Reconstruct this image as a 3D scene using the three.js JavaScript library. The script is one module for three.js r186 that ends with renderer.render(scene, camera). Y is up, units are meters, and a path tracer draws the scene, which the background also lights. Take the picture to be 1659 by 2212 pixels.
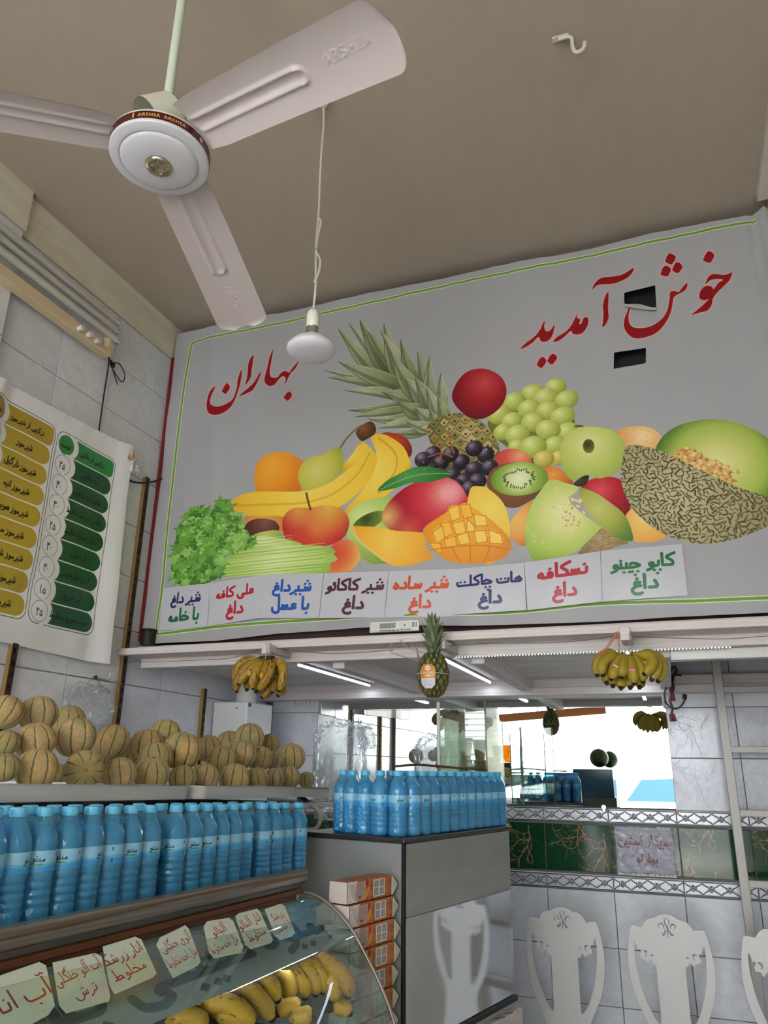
import * as THREE from 'three';
import { RoundedBoxGeometry } from 'three/addons/geometries/RoundedBoxGeometry.js';
import { mergeGeometries, mergeVertices } from 'three/addons/utils/BufferGeometryUtils.js';
import { TextGeometry } from 'three/addons/geometries/TextGeometry.js';
import { FontLoader } from 'three/addons/loaders/FontLoader.js';
import { RectAreaLightUniformsLib } from 'three/addons/lights/RectAreaLightUniformsLib.js';
import { createNoise3D, createNoise2D } from 'simplex-noise';

// ---------------------------------------------------------------- camera, sky, sun, exposure
const scene = new THREE.Scene();
const camera = new THREE.PerspectiveCamera(68.55, 1659 / 2212, 0.05, 200);
camera.position.set(0, 1.68, 0);
camera.rotation.set(0.33082, 0.35414, 0.013794, 'YXZ');
scene.add(camera);
const renderer = new THREE.WebGLRenderer({ antialias: true });
renderer.toneMapping = THREE.LinearToneMapping;
renderer.toneMappingExposure = 5.0;
renderer.shadowMap.enabled = true;
scene.background = new THREE.Color(0.80, 0.90, 1.0);
scene.backgroundIntensity = 1.9;
const sun = new THREE.DirectionalLight(0xfffaf2, 10.0);      // high behind the shop, on the street and the houses across it
sun.position.set(-5, 14, -6); sun.target.position.set(0, 0, 6);
sun.castShadow = true; sun.shadow.mapSize.set(2048, 2048);
Object.assign(sun.shadow.camera, { left: -16, right: 16, top: 16, bottom: -16, near: 1, far: 60 });
scene.add(sun, sun.target);
RectAreaLightUniformsLib.init();

// ---------------------------------------------------------------- helpers
let seed = 20240517;
const rnd = () => { seed = (seed * 1664525 + 1013904223) >>> 0; return seed / 4294967296; };
const rr = (a, b) => a + (b - a) * rnd();
const n3 = createNoise3D(rnd), n2 = createNoise2D(rnd);
const clamp = (v, a = 0, b = 1) => Math.min(b, Math.max(a, v)), lerp = (a, b, t) => a + (b - a) * t;
const sstep = (a, b, v) => { const t = clamp((v - a) / (b - a)); return t * t * (3 - 2 * t); };
const V = (p) => new THREE.Vector3(p[0], p[1], p[2]);
const taken = {};
function numbered(name) { const k = taken[name] ?? 0; taken[name] = k + 1; return k ? name + '_' + String(k).padStart(3, '0') : name; }
function tag(o, label, category, group, kind) {
  if (label) o.userData.label = label;
  if (category) o.userData.category = category;
  if (group) o.userData.group = group;
  if (kind) o.userData.kind = kind;
  return o;
}
function obj(name, geo, mat, parent = scene) {
  if (Array.isArray(geo)) geo = join(geo);
  const m = new THREE.Mesh(geo, mat);
  m.name = parent === scene ? numbered(name) : name;
  m.castShadow = m.receiveShadow = true; parent.add(m); return m;
}
function thing(name, label, category, pos = [0, 0, 0], ry = 0, group) {
  const o = new THREE.Group(); o.name = numbered(name); o.position.set(...pos); o.rotation.y = ry; scene.add(o);
  return tag(o, label, category, group);
}
const struct = (name, geo, mat, parent = scene) => { const o = obj(name, geo, mat, parent); if (parent === scene) o.userData.kind = 'structure'; return o; };
function join(list) {
  return mergeGeometries(list.map((g) => { const h = g.index ? g.toNonIndexed() : g.clone(); for (const k of Object.keys(h.attributes)) if (!['position', 'normal', 'uv'].includes(k)) h.deleteAttribute(k); h.clearGroups(); return h; }), false);
}
const box = (w, h, d, x = 0, y = 0, z = 0) => new THREE.BoxGeometry(w, h, d).translate(x, y, z);
const span = (x0, x1, y0, y1, z0, z1) => box(Math.abs(x1 - x0), Math.abs(y1 - y0), Math.abs(z1 - z0), (x0 + x1) / 2, (y0 + y1) / 2, (z0 + z1) / 2);
const rbox = (w, h, d, r, x = 0, y = 0, z = 0, s = 2) => new RoundedBoxGeometry(w, h, d, s, r).translate(x, y, z);
const rspan = (x0, x1, y0, y1, z0, z1, r = 0.004) => rbox(Math.abs(x1 - x0), Math.abs(y1 - y0), Math.abs(z1 - z0), r, (x0 + x1) / 2, (y0 + y1) / 2, (z0 + z1) / 2);
const cyl = (r0, r1, h, n = 24, x = 0, y = 0, z = 0) => new THREE.CylinderGeometry(r0, r1, h, n).translate(x, y, z);
const tube = (pts, r, seg = 40, n = 8, closed = false) => new THREE.TubeGeometry(new THREE.CatmullRomCurve3(pts.map(V), closed, 'centripetal'), seg, r, n, closed);
const lathe = (prof, n = 40) => { let s = 0; for (let i = 1; i < prof.length; i++) s += (prof[i][0] + prof[i - 1][0]) * (prof[i][1] - prof[i - 1][1]); return new THREE.LatheGeometry((s < 0 ? [...prof].reverse() : prof).map(([r, y]) => new THREE.Vector2(r, y)), n); };
const bar = (a, b, r, n = 10) => { const A = V(a), B = V(b), d = B.clone().sub(A), g = new THREE.CylinderGeometry(r, r, d.length(), n); g.applyQuaternion(new THREE.Quaternion().setFromUnitVectors(new THREE.Vector3(0, 1, 0), d.normalize())); return g.translate((A.x + B.x) / 2, (A.y + B.y) / 2, (A.z + B.z) / 2); };
function shapeOf(pts, holes = []) {
  const s = new THREE.Shape(pts.map((p) => new THREE.Vector2(p[0], p[1])));
  for (const h of holes) s.holes.push(new THREE.Path(h.map((p) => new THREE.Vector2(p[0], p[1]))));
  return s;
}
const extrude = (shape, depth, bevel = 0, seg = 1) => new THREE.ExtrudeGeometry(shape, { depth, bevelEnabled: bevel > 0, bevelThickness: bevel, bevelSize: bevel, bevelOffset: -bevel, bevelSegments: seg, curveSegments: 10 });
function grid(nu, nv, fn) {                                   // fn(u, v) -> [x, y, z], uv = (u, v)
  const g = new THREE.PlaneGeometry(1, 1, nu, nv), p = g.attributes.position, uv = g.attributes.uv;
  for (let i = 0; i < p.count; i++) { const q = fn(uv.getX(i), uv.getY(i)); p.setXYZ(i, q[0], q[1], q[2]); }
  g.computeVertexNormals(); return g;
}
function smooth(pts, closed, k = 8) {                          // Catmull-Rom through flat [x, y, ...]
  const P = []; for (let i = 0; i < pts.length; i += 2) P.push([pts[i], pts[i + 1]]);
  const n = P.length, at = (i) => closed ? P[(i + n) % n] : P[clamp(i, 0, n - 1)], out = [];
  for (let i = 0; i < (closed ? n : n - 1); i++) {
    const [a, b, c, d] = [at(i - 1), at(i), at(i + 1), at(i + 2)];
    for (let j = 0; j < k; j++) {
      const t = j / k, t2 = t * t, t3 = t2 * t;
      out.push([0, 1].map((e) => 0.5 * (2 * b[e] + (c[e] - a[e]) * t + (2 * a[e] - 5 * b[e] + 4 * c[e] - d[e]) * t2 + (3 * b[e] - a[e] - 3 * c[e] + d[e]) * t3)));
    }
  }
  if (!closed) out.push(P[n - 1]);
  return out;
}
const canvas = (w, h) => { const c = document.createElement('canvas'); c.width = w; c.height = h; return c; };
function ctex(c, srgb = true, repeat) {
  const t = new THREE.CanvasTexture(c); if (srgb) t.colorSpace = THREE.SRGBColorSpace;
  t.magFilter = THREE.LinearFilter; if (repeat) { t.wrapS = t.wrapT = THREE.RepeatWrapping; t.repeat.set(...repeat); }
  return t;
}
function dtex(w, h, fn, srgb = true, repeat) {                 // fn(u, v) -> [r, g, b] in 0..255
  const d = new Uint8Array(w * h * 4);
  for (let y = 0; y < h; y++) for (let x = 0; x < w; x++) { const q = fn(x / w, y / h), o = (y * w + x) * 4; d[o] = clamp(q[0], 0, 255); d[o + 1] = clamp(q[1], 0, 255); d[o + 2] = clamp(q[2], 0, 255); d[o + 3] = 255; }
  const t = new THREE.DataTexture(d, w, h); if (srgb) t.colorSpace = THREE.SRGBColorSpace;
  t.magFilter = THREE.LinearFilter; t.wrapS = t.wrapT = THREE.RepeatWrapping; if (repeat) t.repeat.set(...repeat); t.needsUpdate = true; return t;
}
const std = (color, roughness = 0.6, metalness = 0, more = {}) => new THREE.MeshStandardMaterial({ color, roughness, metalness, ...more });
const phys = (o) => new THREE.MeshPhysicalMaterial(o);
// noise that tiles over u in [0,1), v in [0,1)
const tn = (u, v, f, o = 0) => { const a = u * 6.2832, b = v * 6.2832, k = f / 6.2832; return n3(Math.cos(a) * k + o, Math.sin(a) * k + Math.cos(b) * k * 1.3 + o * 2, Math.sin(b) * k * 1.3 - o); };
const font = await new FontLoader().loadAsync('fonts/droid/droid_sans_bold.typeface.json');

// ---------------------------------------------------------------- a small pen alphabet for the Persian lettering
// strokes in hundredths of an em, right to left from the joining point (0, 0) on the base line; [advance, strokes, dots]
const F = {}, NOJOIN = 'اآدذرزژو';
const shape4 = (letters, s, i, m, f) => { for (const [ch, d] of Object.entries(letters)) F[ch] = { s, i, m, f, d }; };
const TI = [22, '-2 28 -4 6 -10 0 -22 0'], TM = [24, '0 0 -24 0/-12 2 -12 28'];
shape4({ 'ب': ['d1', -32], 'پ': ['d3', -32], 'ت': ['u2', -32] }, [68, '-2 26 -4 6 -14 0 -50 -2 -62 5 -65 26'], TI, TM, [66, '0 0 -48 -2 -60 4 -63 24']);
shape4({ 'ن': ['u1', -25] }, [50, '-2 22 -5 -6 -12 -20 -27 -26 -42 -17 -46 10'], TI, TM, [50, '0 0 -5 -2 -9 -16 -25 -26 -41 -18 -45 8']);
shape4({ 'ی': ['y2', -25], 'ئ': ['h', -25] }, [54, '-6 26 -18 30 -24 20 -12 8 -6 -4 -14 -18 -34 -20 -48 -6 -50 6'], TI, TM, [56, '0 0 -12 2 -20 -5 -12 -12 -10 -20 -24 -28 -44 -22 -52 -2']);
shape4({ 'ج': ['j1', -20], 'چ': ['j3', -20], 'ح': null, 'خ': ['u1', -22] }, [46, '-44 22 -30 28 -4 22/-4 22 -26 10 -38 -8 -32 -26 -12 -33 0 -28'], [48, '-44 20 -32 27 -8 16 -4 8 -20 2 -48 0'], [50, '0 0 -50 0/-44 24 -32 28 -12 12 -2 2'], [48, '0 0 -8 8 -16 18/-44 22 -30 28 -4 22/-4 22 -26 10 -38 -8 -32 -26 -12 -33 0 -28']);
shape4({ 'د': null, 'ذ': ['u1', -12] }, [32, '-8 36 -2 22 0 8 -6 1 -30 1'], 0, 0, [34, '0 0 -32 1/-18 34 -8 16 -2 2']);
shape4({ 'ر': null, 'ز': ['u1', -8] }, [28, '-1 18 -2 0 -10 -14 -28 -24'], 0, 0, [30, '0 0 -5 -2 -12 -14 -30 -24']);
shape4({ 'و': null }, [32, '-3 4 -14 2 -20 10 -14 20 -5 18 -2 6 -6 -12 -28 -24'], 0, 0, [34, '0 0 -14 2 -20 10 -14 20 -5 18 -3 6 -8 -12 -30 -24']);
const TEETH = '-1 24 -3 5 -9 0 -15 5 -16 20 -17 5 -23 0 -29 5 -30 22 -31 4 ';
shape4({ 'س': null, 'ش': ['u3', -20] }, [82, TEETH + '-36 -14 -52 -24 -70 -16 -76 8'], [54, TEETH + '-38 0 -54 0'], [50, '0 0 -8 1 -12 4 -13 22/-13 4 -20 0 -25 5 -26 20/-26 4 -33 0 -38 5 -39 22/-13 3 -20 0 -50 0'], [82, '0 0 -3 2 ' + TEETH.slice(6) + '-36 -14 -52 -24 -70 -16 -76 8']);
const TAH = [52, '0 0 -52 0/-40 0 -30 16 -14 20 -4 10 -10 1/-38 2 -38 70']; shape4({ 'ط': null, 'ظ': ['u1', -14] }, TAH, TAH, TAH, TAH);
shape4({ 'ع': null, 'غ': ['u1', -14] }, [42, '-4 30 -16 34 -24 24 -16 14 -2 12/-10 13 -28 2 -34 -12 -26 -28 -8 -32 2 -27'], [36, '-4 26 -16 30 -24 20 -16 10 -4 7/-4 7 -16 2 -36 0'], [34, '0 0 -34 0/-12 0 -22 16 -8 16 -18 2'], [44, '0 0 -10 4 -22 16 -8 16 -14 6 -30 -6 -30 -24 -14 -32 2 -27']);
const FI = [36, '-4 12 -6 22 -14 26 -21 18 -14 9 -4 12 -6 2 -14 0 -36 0'], FM = [36, '0 0 -36 0/-14 2 -22 12 -14 24 -6 14 -12 2']; shape4({ 'ف': ['u1', -13], 'ق': ['u2', -13] }, FI, FI, FM, FM);
const KI = [40, '4 72 -30 50 -8 24 -6 6 -12 0 -40 0'], KM = [42, '0 0 -14 0/4 72 -30 50 -10 24 -8 6 -14 0 -42 0'];
shape4({ 'ک': null, 'گ': ['g', 0] }, KI, KI, KM, KM);
shape4({ 'ل': null }, [48, '-6 74 -6 -8 -14 -22 -28 -24 -40 -14 -42 6'], [24, '-6 74 -6 8 -10 0 -24 0'], [24, '0 0 -24 0/-10 74 -10 2'], [48, '0 0 -6 -2/-8 74 -8 -8 -16 -22 -30 -24 -42 -14 -44 6']);
const LA = [40, '0 0 -12 2 -34 66/-4 68 -14 40 -20 6 -14 0']; shape4({ 'L': null }, LA, LA, LA, LA);
shape4({ 'م': null }, [34, '-4 8 -10 18 -18 12 -14 2 -5 1 -4 8/-12 0 -26 -6 -30 -30'], [34, '-4 8 -10 18 -18 12 -14 2 -5 1 -4 8/-12 0 -34 0'], [36, '0 0 -36 0/-8 0 -12 14 -20 10 -18 0 -12 -4 -8 0'], [32, '0 0 -8 0 -12 14 -20 10 -18 0 -12 -4/-18 0 -26 -8 -28 -30']);
shape4({ 'ه': null }, [30, '-16 34 -4 16 -4 5 -14 0 -24 5 -22 16 -12 28'], [46, '-14 34 -2 14 -10 1 -28 2 -34 16 -22 28 -12 24/-18 2 -16 14 -8 18/-20 0 -46 0'], [34, '0 0 -34 0/-6 0 -10 18 -24 16 -14 0 -24 -14 -8 -14 -10 0'], [26, '0 0 -6 0 -10 24 -20 22 -24 8 -12 2 -6 2']);
shape4({ 'ا': null, 'آ': ['mad', -7] }, [14, '-6 74 -7 0'], 0, 0, [16, '0 0 -6 1 -9 8 -9 74']);
const DIGIT = { '۰': '8 26 10 24', '۱': '10 62 12 0', '۲': '4 60 8 0/6 54 15 42 24 58', '۳': '4 60 8 0/5 54 11 44 16 56 21 44 28 58', '۴': '4 60 8 0/30 60 14 54 12 44 30 42', '۵': '14 46 2 18 6 4 14 14 20 4 28 18 14 46' };
function strokes(x, str, dx, dy, pen, wob) {
  for (const s of str.split('/')) {
    const pts = smooth(s.trim().split(/\s+/).map(Number), false, 6);
    x.moveTo(pts[0][0] + dx, pts[0][1] + dy); for (const p of pts.slice(1)) x.lineTo(p[0] + dx, p[1] + dy);
  }
}
function persian(x, text, cx, y, size, pen, color, sx = 1, rot = 0, anchor = 0.5, maxw = 0) {   // centred on cx
  text = text.replace(/لا/g, 'L');
  const glyphs = []; let adv = 0;
  for (const word of text.split(' ')) {
    for (let i = 0; i < word.length; i++) {
      const ch = word[i], g = F[ch]; if (!g) continue;
      const pj = i > 0 && !(NOJOIN + 'L').includes(word[i - 1]), nj = i < word.length - 1 && !(NOJOIN + 'L').includes(ch);
      const form = g[pj ? (nj ? 'm' : 'f') : nj ? 'i' : 's'] || g.s;
      glyphs.push([ch, form, adv, pj, nj]); adv += form[0] + (!nj ? 7 : 0);
    }
    adv += 18;
  }
  adv -= 25; if (maxw && adv * size / 100 * sx > maxw) sx = maxw / (adv * size / 100);
  x.save(); x.translate(cx, y); x.rotate(rot); x.scale(size / 100 * sx, -size / 100); x.translate(adv * anchor, 0);
  x.strokeStyle = x.fillStyle = color; x.lineJoin = x.lineCap = 'round'; x.beginPath();
  for (const [, form, a] of glyphs) strokes(x, form[1], -a, 0);
  x.save(); x.scale(0.78, 1.06); x.lineWidth = pen; x.stroke(); x.restore();
  const q = pen * 0.62, dot = (u, v) => { x.beginPath(); x.moveTo(u, v + q); x.lineTo(u + q * 0.9, v + 1); x.lineTo(u, v - q); x.lineTo(u - q * 0.9, v - 1); x.fill(); };
  for (const [ch, form, a, pj, nj] of glyphs) {
    const d = F[ch].d; if (!d) continue;
    const small = nj, u = -a + (small ? (pj ? -12 : -10) : d[1]), t = d[0];
    const up = { 'ش': 44, 'خ': small ? 48 : 48, 'ذ': 50, 'ز': 38, 'غ': 52, 'ف': 46, 'ق': 46, 'ظ': 44 }[ch] ?? (small ? 46 : 26), dn = -22 - pen * 0.3, e = q * 1.15;
    const cu = 'شخغفقزذظ'.includes(ch) ? -a + d[1] : u;
    if (t === 'u1') dot(cu, up); if (t === 'u2') { dot(cu - e, up); dot(cu + e, up); } if (t === 'u3') { dot(cu - e, up); dot(cu + e, up); dot(cu, up + q * 2); }
    if (t === 'd1') dot(u, dn); if (t === 'd3') { dot(u - e, dn); dot(u + e, dn); dot(u, dn - q * 2); }
    if (t === 'j1') dot(-a + (small ? -24 : -16), small ? dn : -8); if (t === 'j3') { const b = small ? dn : -6, c0 = -a + (small ? -24 : -16); dot(c0 - e, b); dot(c0 + e, b); dot(c0, b - q * 2); }
    if (t === 'y2' && nj) { dot(u - e, dn); dot(u + e, dn); }
    if (t === 'h' || t === 'g' || t === 'mad') { x.beginPath(); strokes(x, t === 'h' ? '-4 50 -12 50 -14 42 -4 38 -14 34' : t === 'g' ? '8 88 -26 66' : '4 86 -4 92 -12 85 -20 91', -a, 0); x.save(); x.scale(0.78, 1); x.lineWidth = pen * 0.7; x.stroke(); x.restore(); }
  }
  x.restore();
}
function digits(x, text, cx, y, size, pen, color, rot = 0) {
  x.save(); x.translate(cx, y); x.rotate(rot); x.scale(size / 100, -size / 100); x.translate(-text.length * 16, -30); x.strokeStyle = color; x.lineWidth = pen; x.lineCap = x.lineJoin = 'round'; x.beginPath();
  [...text].forEach((c, i) => strokes(x, DIGIT[c], i * 34, 0)); x.stroke(); x.restore();
}

// ---------------------------------------------------------------- materials
const fbm = (x, y, z, o = 4) => { let s = 0, a = 0.5; for (let i = 0; i < o; i++) { s += a * n3(x, y, z); x *= 2.03; y *= 2.03; z *= 2.03; a *= 0.5; } return s; };
const tileMap = dtex(512, 512, (u, v) => { const a = tn(u, v, 5), b = tn(u, v, 16, 3), c = Math.pow(1 - Math.abs(tn(u, v, 7, 9)), 14); const k = 1 + 0.02 * a + 0.012 * b - 0.035 * c + rr(-0.008, 0.008); return [222 * k, 224 * k, 232 * k]; });
function veins(w, h, base, lines, paint) {
  const c = canvas(w, h), x = c.getContext('2d'); x.fillStyle = base; x.fillRect(0, 0, w, h); paint?.(x);
  for (let k = 0; k < lines.n; k++) {
    let px = rr(0, w), py = rr(-0.1 * h, 0.3 * h), a = rr(1.1, 2.1), wd = rr(lines.w * 0.5, lines.w);
    const grow = (px, py, a, wd, left) => { while (left-- > 0 && wd > 0.5) { const q = px + Math.cos(a) * 9, r = py + Math.sin(a) * 9; x.strokeStyle = lines.c[Math.floor(rnd() * lines.c.length)]; x.globalAlpha = rr(0.35, 0.95); x.lineWidth = wd * rr(0.6, 1.5); x.lineCap = 'round'; x.beginPath(); x.moveTo(px, py); x.lineTo(q, r); x.stroke(); if (rnd() < 0.12) grow(q, r, a + rr(-1.3, 1.3), wd * 0.65, left * 0.5); a += rr(-0.42, 0.42); px = q; py = r; } };
    grow(px, py, a, wd, rr(20, 60));
  }
  x.globalAlpha = 1; return c;
}
const veinTile = veins(512, 384, '#d0d2dc', { n: 9, w: 3.4, c: ['#e2e2e6', '#d6d6dc', '#b2b3ba'] }, (x) => { for (let i = 0; i < 1500; i++) { x.globalAlpha = 0.05; x.fillStyle = rnd() < 0.5 ? '#9a9ca6' : '#d8d8dd'; x.beginPath(); x.arc(rr(0, 512), rr(0, 384), rr(4, 24), 0, 7); x.fill(); } x.globalAlpha = 1; });
const veinBump = veins(512, 384, '#707070', { n: 10, w: 3, c: ['#e8e8e8', '#c8c8c8', '#404040'] });
const greenTile = veins(512, 384, '#123f22', { n: 4, w: 10, c: ['#c98468', '#b0705a', '#b97860', '#6c6a4a'] }, (x) => { for (let i = 0; i < 900; i++) { x.globalAlpha = 0.10; x.fillStyle = ['#0b2c17', '#1b5030', '#20472c'][i % 3]; x.beginPath(); x.arc(rr(0, 512), rr(0, 384), rr(5, 30), 0, 7); x.fill(); } x.globalAlpha = 1; });
const M = {
  tile: [0, 1, 2].map((i) => { const t = tileMap.clone(); t.offset.set(i * 0.37, i * 0.21); t.repeat.set(2.4, 2.4); t.needsUpdate = true; return phys({ map: t, roughness: 0.2, ior: 1.5, color: [0xffffff, 0xf6f7f8, 0xfbfbf8][i] }); }),
  veined: phys({ map: ctex(veinTile), bumpMap: ctex(veinBump, false), bumpScale: 0.0012, roughness: 0.16 }),
  green: [0, 1].map((i) => { const t = ctex(greenTile); t.wrapS = t.wrapT = THREE.RepeatWrapping; t.repeat.set(2.6, 3.2); t.offset.set(i * 0.33, i * 0.17); return phys({ map: t, roughness: 0.10, specularIntensity: 1 }); }),
  grout: std(0x77777a, 0.95),
  plaster: std(0xffffff, 0.9, 0, { map: dtex(512, 512, (u, v) => { const k = 1 + 0.03 * tn(u, v, 4) + 0.02 * tn(u, v, 19, 4) + rr(-0.012, 0.012); return [214 * k, 208 * k, 190 * k]; }, true, [0.5, 0.5]) }),
  ceiling: std(0xffffff, 0.85, 0, { map: dtex(512, 512, (u, v) => { const k = 1 + 0.045 * tn(u, v, 2.2) + 0.03 * tn(u, v, 8, 4) + rr(-0.01, 0.01); return [176 * k, 164 * k, 152 * k]; }, true, [0.25, 0.25]) }),
  beam: std(0xffffff, 0.55, 0, { map: dtex(256, 256, (u, v) => { const k = 1 + 0.04 * tn(u, v, 3) + 0.03 * tn(u, v, 30, 5) + rr(-0.02, 0.02); return [214 * k, 205 * k, 204 * k]; }, true, [2, 2]) }),
  white: std(0xd8d6d4, 0.45), offwhite: std(0xcfcac0, 0.5), cream: std(0xd5c19f, 0.5), black: std(0x111112, 0.6), dark: std(0x2a2624, 0.8),
  steel: std(0xb8b6b2, 0.32, 1), steelRough: std(0xffffff, 0.5, 0.9, { map: dtex(256, 256, (u, v) => { const k = 1 + 0.05 * tn(u, v, 3) + 0.06 * tn(u * 0.2, v, 60, 2); return [138 * k, 137 * k, 133 * k]; }) }),
  steelMirror: std(0xc9ced2, 0.07, 0.85), aluminium: std(0xb9b7b4, 0.45, 0.35), chrome: std(0xd8d8d8, 0.12, 1),
  mirror: std(0xe4eae8, 0.0, 1), wood: std(0x6d3c26, 0.5), tan: std(0xa07c4c, 0.5, 0.2), slotbrown: std(0x3b2a1c, 0.5, 0.3),
  glass: phys({ color: 0xeef6f2, roughness: 0.0, transmission: 1, thickness: 0, ior: 1.5 }), glassEdge: phys({ color: 0x2e8a72, roughness: 0.15, transmission: 0.4, thickness: 0 }),
  glassEnd: phys({ color: 0xc9d8d0, roughness: 0.06, transmission: 0.80, thickness: 0, ior: 1.5 }),
  film: phys({ color: 0xf6f8fa, roughness: 0.10, transmission: 0.86, thickness: 0, ior: 1.5, clearcoat: 0.6, clearcoatRoughness: 0.08 }),
  led: new THREE.MeshStandardMaterial({ color: 0xffffff, emissive: 0xeaf2ff, emissiveIntensity: 1.3 }), ropeLed: new THREE.MeshStandardMaterial({ color: 0xffffff, emissive: 0xf4f6ff, emissiveIntensity: 0.35 }),
  ledCase: new THREE.MeshStandardMaterial({ color: 0xffffff, emissive: 0xd8e2ff, emissiveIntensity: 1.2 }),
  bulb: std(0xe6e4ee, 0.35), tubeGlass: std(0xbfbcb8, 0.35), red: std(0x7a0d12, 0.5), string: std(0xb8875c, 0.8), orangeString: std(0xd0774a, 0.7), wire: std(0x6b5a55, 0.6), concrete: std(0xc4bfb4, 0.95), asphalt: std(0x8a8a88, 0.95),
};

// ---------------------------------------------------------------- the room (metres; the eye is at x 0, y 1.68, z 0; the street is at +z)
const XL = -2.36, XR = 0.62, ZU = -3.02, ZB = -4.31, CEIL = 4.0, ZF = 2.6;
struct('floor', span(XL - 0.3, XR + 0.3, -0.12, 0, ZB - 0.3, ZF + 0.2), std(0xffffff, 0.25, 0, { map: dtex(256, 256, (u, v) => { const j = Math.min(Math.min(u, 1 - u), Math.min(v, 1 - v)) < 0.012 ? 0.6 : 1, k = j * (1 + 0.05 * tn(u, v, 6)); return [206 * k, 203 * k, 198 * k]; }, true, [8, 16]) }));
struct('ceiling', span(XL - 0.3, XR + 0.3, CEIL, CEIL + 0.18, ZB - 0.3, ZF + 0.2), M.ceiling);
const wallLeft = struct('wall_left', span(XL - 0.25, XL - 0.010, 0, CEIL, ZB - 0.2, ZF + 0.2), M.grout);
const wallBack = struct('wall_back', span(XL - 0.2, XR + 0.2, 0, CEIL, ZB - 0.25, ZB - 0.010), M.grout);
struct('wall_right', span(XR, XR + 0.2, 0, CEIL, ZB - 0.2, ZF + 0.2), M.plaster);
struct('wall_front', [span(XL - 0.2, XR + 0.2, 2.95, CEIL, ZF, ZF + 0.2)], M.plaster);
// plaster strip over the left wall tiles and the slightly proud pilaster at its near end
struct('trim_1', span(XL - 0.02, XL + 0.004, 3.795, CEIL, ZU - 0.05, -1.917), M.plaster);
struct('trim_2', span(XL - 0.02, XL + 0.034, 3.795, CEIL, -1.917, ZF), M.plaster);
// tiles: 33 x 25 cm, proud of the grout, each its own mesh
const tileGeo = [0, 1, 2, 3].map((i) => { const g = extrude(shapeOf([[-0.1632, -0.1235], [0.1632, -0.1235], [0.1632, 0.1235], [-0.1632, 0.1235]]), 0.006, 0.0018); const uv = g.attributes.uv; for (let k = 0; k < uv.count; k++) uv.setXY(k, uv.getX(k) + i * 0.31, uv.getY(k) + i * 0.23); return g; });
const leftGeo = tileGeo.map((g) => g.clone().scale(0.9915, 1, 1));
const faceGeo = (w, h, d = 0.006) => { const g = extrude(shapeOf([[-w / 2, -h / 2], [w / 2, -h / 2], [w / 2, h / 2], [-w / 2, h / 2]]), d, 0.0018), uv = g.attributes.uv; for (let k = 0; k < uv.count; k++) uv.setXY(k, uv.getX(k) / w + 0.5, uv.getY(k) / h + 0.5); return g; };
for (let i = -7; i < 6; i++) for (let j = -10; j < 2; j++) {          // left wall
  const z = -2.237 + 0.326 * i + 0.163, y = 3.292 + 0.25 * j + 0.125;
  if (i === -7) continue;
  const t = obj('tile', leftGeo[(i * 3 + j * 5 + 60) % 4], M.tile[(i * 7 + j * 3 + 70) % 3], wallLeft);
  t.position.set(XL - 0.010 + (z > -1.917 ? 0.030 : 0), y, z); t.rotation.y = Math.PI / 2; if (rnd() < 0.5) t.rotation.z = Math.PI;
}
struct('trim_3', span(XL - 0.02, XL + 0.020, 0, 3.795, -1.914, ZF), M.grout);
{ const end = faceGeo(0.108, 0.247); for (let j = -10; j < 2; j++) { const t = obj('tile', end, M.tile[j & 1], wallLeft); t.position.set(XL - 0.010, 3.292 + 0.25 * j + 0.125, ZB + 0.058); t.rotation.y = Math.PI / 2; } }
const stripGeo = faceGeo(0.3265, 0.069, 0.006), greenGeo = tileGeo.map((g) => { const h = g.clone(); h.scale(1, 0.226 / 0.25, 1); return h; });
const lowerRows = [1.118 - 0.125, 0.868 - 0.125, 0.618 - 0.125, 0.368 - 0.125];
for (let i = -8; i < 2; i++) {
  const x = -0.01 + 0.33 * i + 0.165; if (x < XL || x > XR) continue;
  const put = (g, m, y) => { const t = obj('tile', g, m, wallBack); t.position.set(x, y, ZB - 0.010); return t; };
  for (const y of lowerRows) put(tileGeo[(i + 9) % 4], M.tile[(i + 9 + Math.round(y * 4)) % 3], y);
  put(greenGeo[(i * 3 + 40) % 4], M.green[i & 1], 1.315);
  for (const y of [1.632, 1.882, 2.132, 2.382, 2.632]) if (x > -0.01 || x < -2.1 || y > 2.1) put(x > -0.01 && y < 2 ? faceTile() : tileGeo[(i + 11) % 4], x > -0.01 && y < 2 ? M.veined : M.tile[(i + 10) % 3], y);
}
function faceTile() { return faceTile.g ??= faceGeo(0.3265, 0.2465); }
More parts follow.
